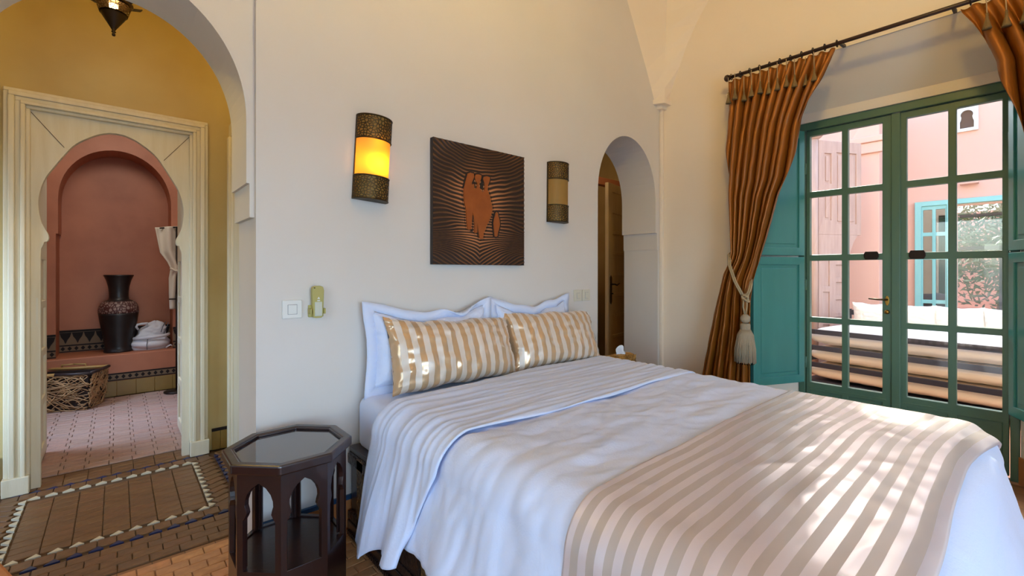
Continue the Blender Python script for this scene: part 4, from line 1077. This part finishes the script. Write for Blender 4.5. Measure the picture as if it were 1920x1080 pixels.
for sx in (-1, 1): MB().tube([W3(sx*.09, BD, BH), W3(sx*.09, BD, BH+.03), W3(0, BD, BH+.035)], .008, 8).build('handle', 'rim_cane', bk, smooth=True)

# ------------------------------------------------------------------ dressing room behind the small arch
r = sempty('door_4', (4.1, 3.0, 0))
b = MB()
ang = math.radians(12); hx, hy = 3.905, 2.93
D = Vector((math.cos(ang)*.98, math.sin(ang), 0)); Nn = Vector((-math.sin(ang), math.cos(ang), 0)); H = Vector((hx, hy, 0))
fr = lambda a, zz, tt: tuple(H+D*a+Nn*tt+Vector((0, 0, zz)))
MB().plate(rect(0, .80, .02, 2.20), [rect(.11, .70, z, z+.19) for z in [.12+.225*i for i in range(9)]], -.02, .02, fr).build('door_leaf', 'pale_door', r, bevel=.003)
lf = r.children[0]
for z in [.12+.225*i for i in range(9)]: MB().plate(rect(.10, .71, z-.01, z+.20), [], -.008, .008, fr).build('raised_panel', 'pale_door', lf, bevel=.004)
pl = MB().plate([(.032, .93), (.055, .905), (.078, .93), (.078, 1.19), (.055, 1.215), (.032, 1.19)], [], -.028, -.02, fr).build('handle_plate', 'aged_brass', lf, bevel=.002)
MB().tube([fr(.055, 1.12, -.025), fr(.055, 1.12, -.07), fr(.10, 1.108, -.075), fr(.14, 1.122, -.075), fr(.19, 1.128, -.07)], [.009, .008, .007, .006, .004], 8).build('lever', 'dark_iron', lf, smooth=True)
MB().tube([fr(.055, 1.02, -.02), fr(.055, 1.02, -.05)], .006, 8).build('key', 'dark_iron', lf, smooth=True)
struct(MB().plate([(3.80, 0), (3.80, 2.32), (4.78, 2.32), (4.78, 0), (4.70, 0), (4.70, 2.24), (3.88, 2.24), (3.88, 0)], [], 3.16, 3.24, FY).build('trim_dressing_door', 'tadelakt'))
sh = thing('open_shelf', 'dark wooden open shelf unit seen through the small arch', 'shelf', (4.15, 3.95, 0))
for x in (3.70, 4.72): MB().box(x, x+.03, 3.75, 4.10, 0, 1.02).build('side_board', 'dark_wood', sh)
for z in (.05, .28, .52, .76, .99): MB().box(3.72, 4.74, 3.75, 4.10, z, z+.02).build('shelf_board', 'dark_wood', sh)
for (z, hgt, m_, lab) in ((1.01, .16, 'cloth_yellow', 'yellow folded cloth on top of the dark open shelf'), (.78, .12, 'cloth_dark', 'dark folded cloth on the upper board of the open shelf'), (.54, .15, 'cloth_plum', 'plum folded cloth on the middle board of the open shelf'), (.30, .13, 'cloth_rose', 'rose brown folded cloth on the lower board of the open shelf'), (.07, .12, 'cloth_grey', 'grey folded cloth on the bottom board of the open shelf')):
    b = MB()
    for k in range(3): b.box(4.02+.01*k, 4.55-.006*k, 3.765+.004*k, 4.05, z+hgt*k/3, z+hgt*(k+.94)/3)
    tag(b.build('folded_cloth', m_, bevel=.012, loc=(4.28, 3.9, z)), lab, 'cloth', 'folded cloths on the open shelf')

# ------------------------------------------------------------------ corner of a wooden bench at the lower left
bn = thing('wooden_bench', 'corner of a honey coloured wooden bench at the lower left edge', 'bench', (-.292, 1.45, 0), math.radians(19))
Bn = bn.matrix_basis
def lb(name, x0, x1, y0, y1, z0, z1, m_='honey_wood'):
    b = MB(); b.M = Bn; b.box(x0, x1, y0, y1, z0, z1).build(name, m_, bn, bevel=.008)
lb('seat_board', -.21, .185, -.35, .45, .415, .45)
for sx in (-.18, .12):
    for sy in (-.31, .37): lb('leg', sx, sx+.045, sy, sy+.045, 0, .416)
lb('apron', .12, .15, -.30, .40, .34, .415); lb('apron', -.17, -.14, -.30, .40, .34, .415)
# ------------------------------------------------------------------ courtyard outside the garden doors
struct(MB().box(4.14, 12, -6, 8, -.10, -.02).build('floor_courtyard', 'patio'))
struct(MB().box(4.0, 4.14, 1.15, 1.2, 0, 0.001).build('trim_sill', 'pink_wall'))
struct(MB().plate([(-6, 0), (-6, 4.1), (1.4, 4.1), (1.4, 0)], [rect(-.33, .61, .31, 2.14)], 8.4, 8.6, FX).build('wall_courtyard', 'pink_wall'))
b = MB().box(7.6, 8.6, 1.28, 8, 0, 3.5).box(7.53, 7.62, 1.21, 8, 2.98, 3.06).box(7.56, 7.62, 1.24, 8, 2.84, 2.98)
struct(b.build('wall_courtyard_left', 'pink_wall', bevel=.01))
struct(MB().box(7.585, 7.605, 1.28, 8, 0, .88).build('trim_dado', 'pink_wall'))
struct(MB().box(4.14, 12, 4.2, 4.4, 0, 2.6).build('wall_courtyard_end', 'pink_wall'))
# turquoise door and window unit in the far wall
r = sempty('door_5', (8.4, .4, 0)); XF = 8.385
ol = rect(-.42, 1.02, .02, 2.215)
MB().plate(ol, [rect(.70, .95, .3, 2.15), rect(-.34, .62, .3, 2.15)], XF-.05, XF+.01, FX).build('outer_frame', 'turquoise', r, bevel=.006)
rws = [(.36, .82), (.87, 1.42), (1.47, 1.74), (1.79, 2.10)]
for (c0, c1) in ((.70, .95),):
    cs = [(c0+.015, (c0+c1)/2-.018), ((c0+c1)/2+.018, c1-.015)]
    lf = MB().plate(rect(c0, c1, .3, 2.15), [rect(a, c, z0, z1) for a, c in cs for z0, z1 in rws], XF-.03, XF, FX).build('casement', 'turquoise', r, bevel=.004)
    for a, c in cs:
        for z0, z1 in rws: MB().box(XF-.016, XF-.010, a-.003, c+.003, z0-.003, z1+.003).build('pane', 'glass_mirror', lf)
MB().box(XF-.016, XF-.010, -.34, .62, .3, 2.15).build('large_pane', 'glass', r)
for (y0, y1, z0, z1) in ((-.34, .62, 1.56, 1.61), (.14, .24, .3, 1.58), (-.34, .62, 2.02, 2.06)): MB().box(9.0, 9.06, y0, y1, z0, z1).build('inner_bar', 'iron_black', r)
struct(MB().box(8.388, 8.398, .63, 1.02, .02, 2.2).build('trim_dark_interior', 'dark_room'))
# little white vent window with a keyhole opening
vw = sempty('window_1', (8.4, .5, 3.1))
hole = [(.445, 3.135), (.575, 3.135), (.575, 3.22), (.565, 3.25)]+[(.51+.058*math.cos(a), 3.31+.058*math.sin(a)) for a in [-.5+ (PI+1.0)*i/16 for i in range(17)]]+[(.455, 3.25), (.445, 3.22)]
MB().plate(rect(.405, .605, 3.095, 3.44), [hole], 8.355, 8.40, FX).build('surround', 'wall_white_paint', vw, bevel=.004)
MB().box(8.385, 8.395, .42, .59, 3.11, 3.42).build('backing_sheet', 'dark_room', vw)  # plain dark brown sheet behind the keyhole opening
tag(MB().box(8.28, 8.41, .40, .575, 2.395, 2.42).build('wall_ledge', 'pink_wall', bevel=.004, loc=(8.4, .49, 2.4)), 'thin terracotta ledge on the courtyard wall above the turquoise window', 'ledge')
# weathered carved leaf standing open in the courtyard
cd = thing('carved_door_leaf', 'weathered pale carved wooden door leaf standing open in the courtyard', 'door', (6.6, 1.71, 0))
A0, A1 = Vector((6.6, 1.73, 0)), Vector((7.2, 1.42, 0)); Dd = (A1-A0).normalized(); Wd_ = (A1-A0).length; Nn = Vector((-Dd.y, Dd.x, 0))
fr = lambda a, zz, tt: tuple(A0+Dd*a+Nn*tt+Vector((0, 0, zz)))
ups = [(.09, .20, 2.36, 2.74), (.09, .20, 1.90, 2.28), (.28, .60, 1.86, 2.76)]
MB().plate(rect(0, Wd_, 1.72, 2.90), [rect(*q) for q in ups], -.03, .03, fr).build('upper_leaf', 'weathered_door', cd, bevel=.005)
for q in ups: MB().plate(rect(q[0]-.01, q[1]+.01, q[2]-.01, q[3]+.01), [], -.012, .012, fr).build('raised_panel', 'weathered_door', cd); MB().plate(rect(q[0]+.03, q[1]-.03, q[2]+.03, q[3]-.03), [], -.022, .022, fr).build('panel_field', 'weathered_door', cd, bevel=.01)
lows = [(.07, .17, z, z+.34) for z in (.25, .66, 1.07)]+[(.27, .40, z, z+.16) for z in (.3, .52, .74, .96, 1.18)]
lo = [(0, .02), (.44, .02), (.44, 1.1), (.46, 1.3), (.50, 1.5), (.56, 1.64), (.62, 1.72), (0, 1.72)]
MB().plate(lo, [rect(*q) for q in lows], -.03, .03, fr).build('lower_leaf', 'weathered_door', cd, bevel=.005)
for q in lows: MB().plate(rect(q[0]-.01, q[1]+.01, q[2]-.01, q[3]+.01), [], -.012, .012, fr).build('raised_panel', 'weathered_door', cd)
MB().tube([fr(-.05, .0, 0), fr(-.05, 2.92, 0)], .05, 14).build('post', 'weathered_door', cd, smooth=True)
MB().lathe([(.05, 0), (.09, .03), (.10, .05), (.06, .07), (.03, .10), (0, .11)], fr(-.05, 2.90, 0), 14).build('post_cap', 'weathered_door', cd, smooth=True)
# daybed
L0, R0 = Vector((5.62, 1.62, 0)), Vector((5.27, -.75, 0)); e = (R0-L0).normalized(); n = Vector((-e.y, e.x, 0)); LN = (R0-L0).length
db = thing('daybed', 'black slatted daybed frame in the courtyard', 'daybed', tuple(L0), 0)
Wp = lambda a, d, z: tuple(L0+e*a+n*d+Vector((0, 0, z)))
def dbar(name, a0, d0, a1, d1, z, hh, th, m_='iron_black', par=None):
    return MB().bar(Wp(a0, d0, z), Wp(a1, d1, z), th, hh).build(name, m_, par or db, bevel=.003)
for z in (.615, .445, .265): dbar('front_rail', 0, 0, LN, 0, z, .05, .03)
for z in (.76, .60): dbar('back_rail', 0, 1.15, LN, 1.15, z, .06, .03)
for a in (0, LN): dbar('end_rail', a, 0, a, 1.15, .30, .06, .03)
for a in (.02, LN-.02):
    for d, zt in ((0.0, .645), (1.15, .80)): MB().bar(Wp(a, d, -.02), Wp(a, d, zt), .05, .05, up=(1, 0, 0)).build('post', 'iron_black', db)
dbar('base_board', .02, .58, LN-.02, .58, .08, .03, 1.1)
def pad(name, a0, a1, d0, d1, z0, z1, m_, lab, cat, grp=None):
    nA, nD = 40, 14
    def fn(u, v):
        a = 2*PI*v; q = 2.6
        cx = math.copysign(abs(math.cos(a))**(2/q*.5), math.cos(a)); sz = math.copysign(abs(math.sin(a))**(2/q*.9), math.sin(a))
        endk = (1-abs(2*u-1)**14)**.5 if abs(2*u-1) < 1 else 0
        return Wp(a0+(a1-a0)*u, (d0+d1)/2+(d1-d0)/2*cx*(.9+.1*endk)+.006*nz(u*30, v*5), (z0+z1)/2+(z1-z0)/2*sz*endk+.006*nz(u*25, v*9, 3)*endk)
    o = MB().grid(fn, nA, 28).build(name, m_, smooth=True, loc=Wp((a0+a1)/2, (d0+d1)/2, z0)); return tag(o, lab, cat, grp)
pad('daybed_mattress', .03, LN-.03, .03, 1.1, .46, .66, 'patio_cushion', 'white mattress showing between the daybed rails', 'mattress')
pad('seat_cushion', .03, LN-.03, .03, 1.1, .285, .455, 'patio_bolster', 'beige seat cushion under the white daybed mattress', 'cushion', 'beige cushions inside the daybed')
pad('seat_cushion', .03, LN-.03, .03, 1.1, .10, .28, 'patio_bolster', 'lowest beige seat cushion inside the daybed frame', 'cushion', 'beige cushions inside the daybed')
labs = ['white pillow on the daybed nearest the carved door leaf', 'second white pillow on the daybed from the carved door leaf', 'third white pillow on the daybed from the carved door leaf', 'white pillow on the daybed under the turquoise window, fourth along', 'last white pillow on the daybed, at the right edge of the doors']
for i, lab in enumerate(labs):
    a = .34+.36*i; c = Wp(a, .98, .655)
    pillow('daybed_pillow', lab, 'pillow', 'patio_cushion', c, math.atan2(e.y, e.x)+PI+random.uniform(-.12, .12)+ (0 if i else .3)-PI, math.radians(-22), .40, .27, .16, 0, 7+i*1.3, 'white daybed pillows')
# olive tree in the garden behind the turquoise window, and the garden wall beyond it
struct(MB().box(12.2, 12.4, -6, 8, 0, 2.4).build('wall_garden', 'pink_wall'))
struct(MB().box(12, 16, -6, 8, -.10, -.02).build('floor_garden', 'patio'))
tr = thing('olive_tree', 'grey green olive tree seen through the turquoise window', 'tree', (10.6, .2, -.02))
MB().tube([(10.6, .2, -.02), (10.65, .25, .5), (10.55, .18, 1.0), (10.6, .2, 1.5)], [.12, .09, .08, .06], 10).build('trunk', 'bark', tr, smooth=True)
b = MB(); rnd = random.Random(3)
for i in range(3600):
    d = Vector((rnd.gauss(0, 1), rnd.gauss(0, 1), rnd.gauss(0, .8))).normalized()*(rnd.random()**.4)*1.15
    p = Vector((10.6, .25, 1.75))+d; q = Vector((rnd.gauss(0, 1), rnd.gauss(0, 1), rnd.gauss(0, 1))).normalized(); s_ = q.orthogonal().normalized()
    b.add([p-q*.07, p+s_*.02, p+q*.07, p-s_*.02], [(0, 1, 2, 3)])
b.build('foliage', 'leaf', tr, kind='stuff', norm=False)
# ------------------------------------------------------------------ chandelier out of view, added to warm the upper walls
ch = thing('chandelier', 'warm brass chandelier out of view, added to warm the upper walls', 'chandelier', (.8, .0, 3.2))
MB().lathe([(0, 0), (.05, .03), (.20, .09), (.26, .14), (.25, .14), (.05, .06), (0, .06)], (.8, .0, 3.2), 24).build('bowl', 'aged_brass', ch, smooth=True)  # bowl made wide to keep the warm light off the bed
MB().tube([(.8, .0, 3.24), (.8, .0, 4.2)], .008, 8).build('chain', 'dark_iron', ch)
for i in range(5):
    a = 2*PI*i/5; MB().lathe([(0, 0), (.012, .01), (.016, .04), (.008, .07), (0, .08)], (.8+.13*math.cos(a), .0+.13*math.sin(a), 3.34), 10).build('candle_bulb', 'bulb', ch, smooth=True)
light('added_uplight', 'POINT', (.8, .0, 3.47), 136, (1, .66, .18), radius=.12)
# unseen ceiling lamp added to brighten the dressing room
cl = thing('added_ceiling_lamp', 'small frosted ceiling lamp added out of view to brighten the dressing room', 'ceiling lamp', (3.6, 3.0, 2.88))
MB().lathe([(0, 0), (.06, .01), (.10, .05), (.11, .09), (0, .09)], (3.6, 3.0, 2.88), 20).build('shade', 'bulb', cl, smooth=True)
MB().lathe([(0, 0), (.05, 0), (.05, .03), (0, .03)], (3.6, 3.0, 2.97), 16).build('mount', 'brass', cl, smooth=True)
light('dressing_fill', 'POINT', (3.6, 2.95, 2.80), 7, (1, .8, .55), radius=.08)
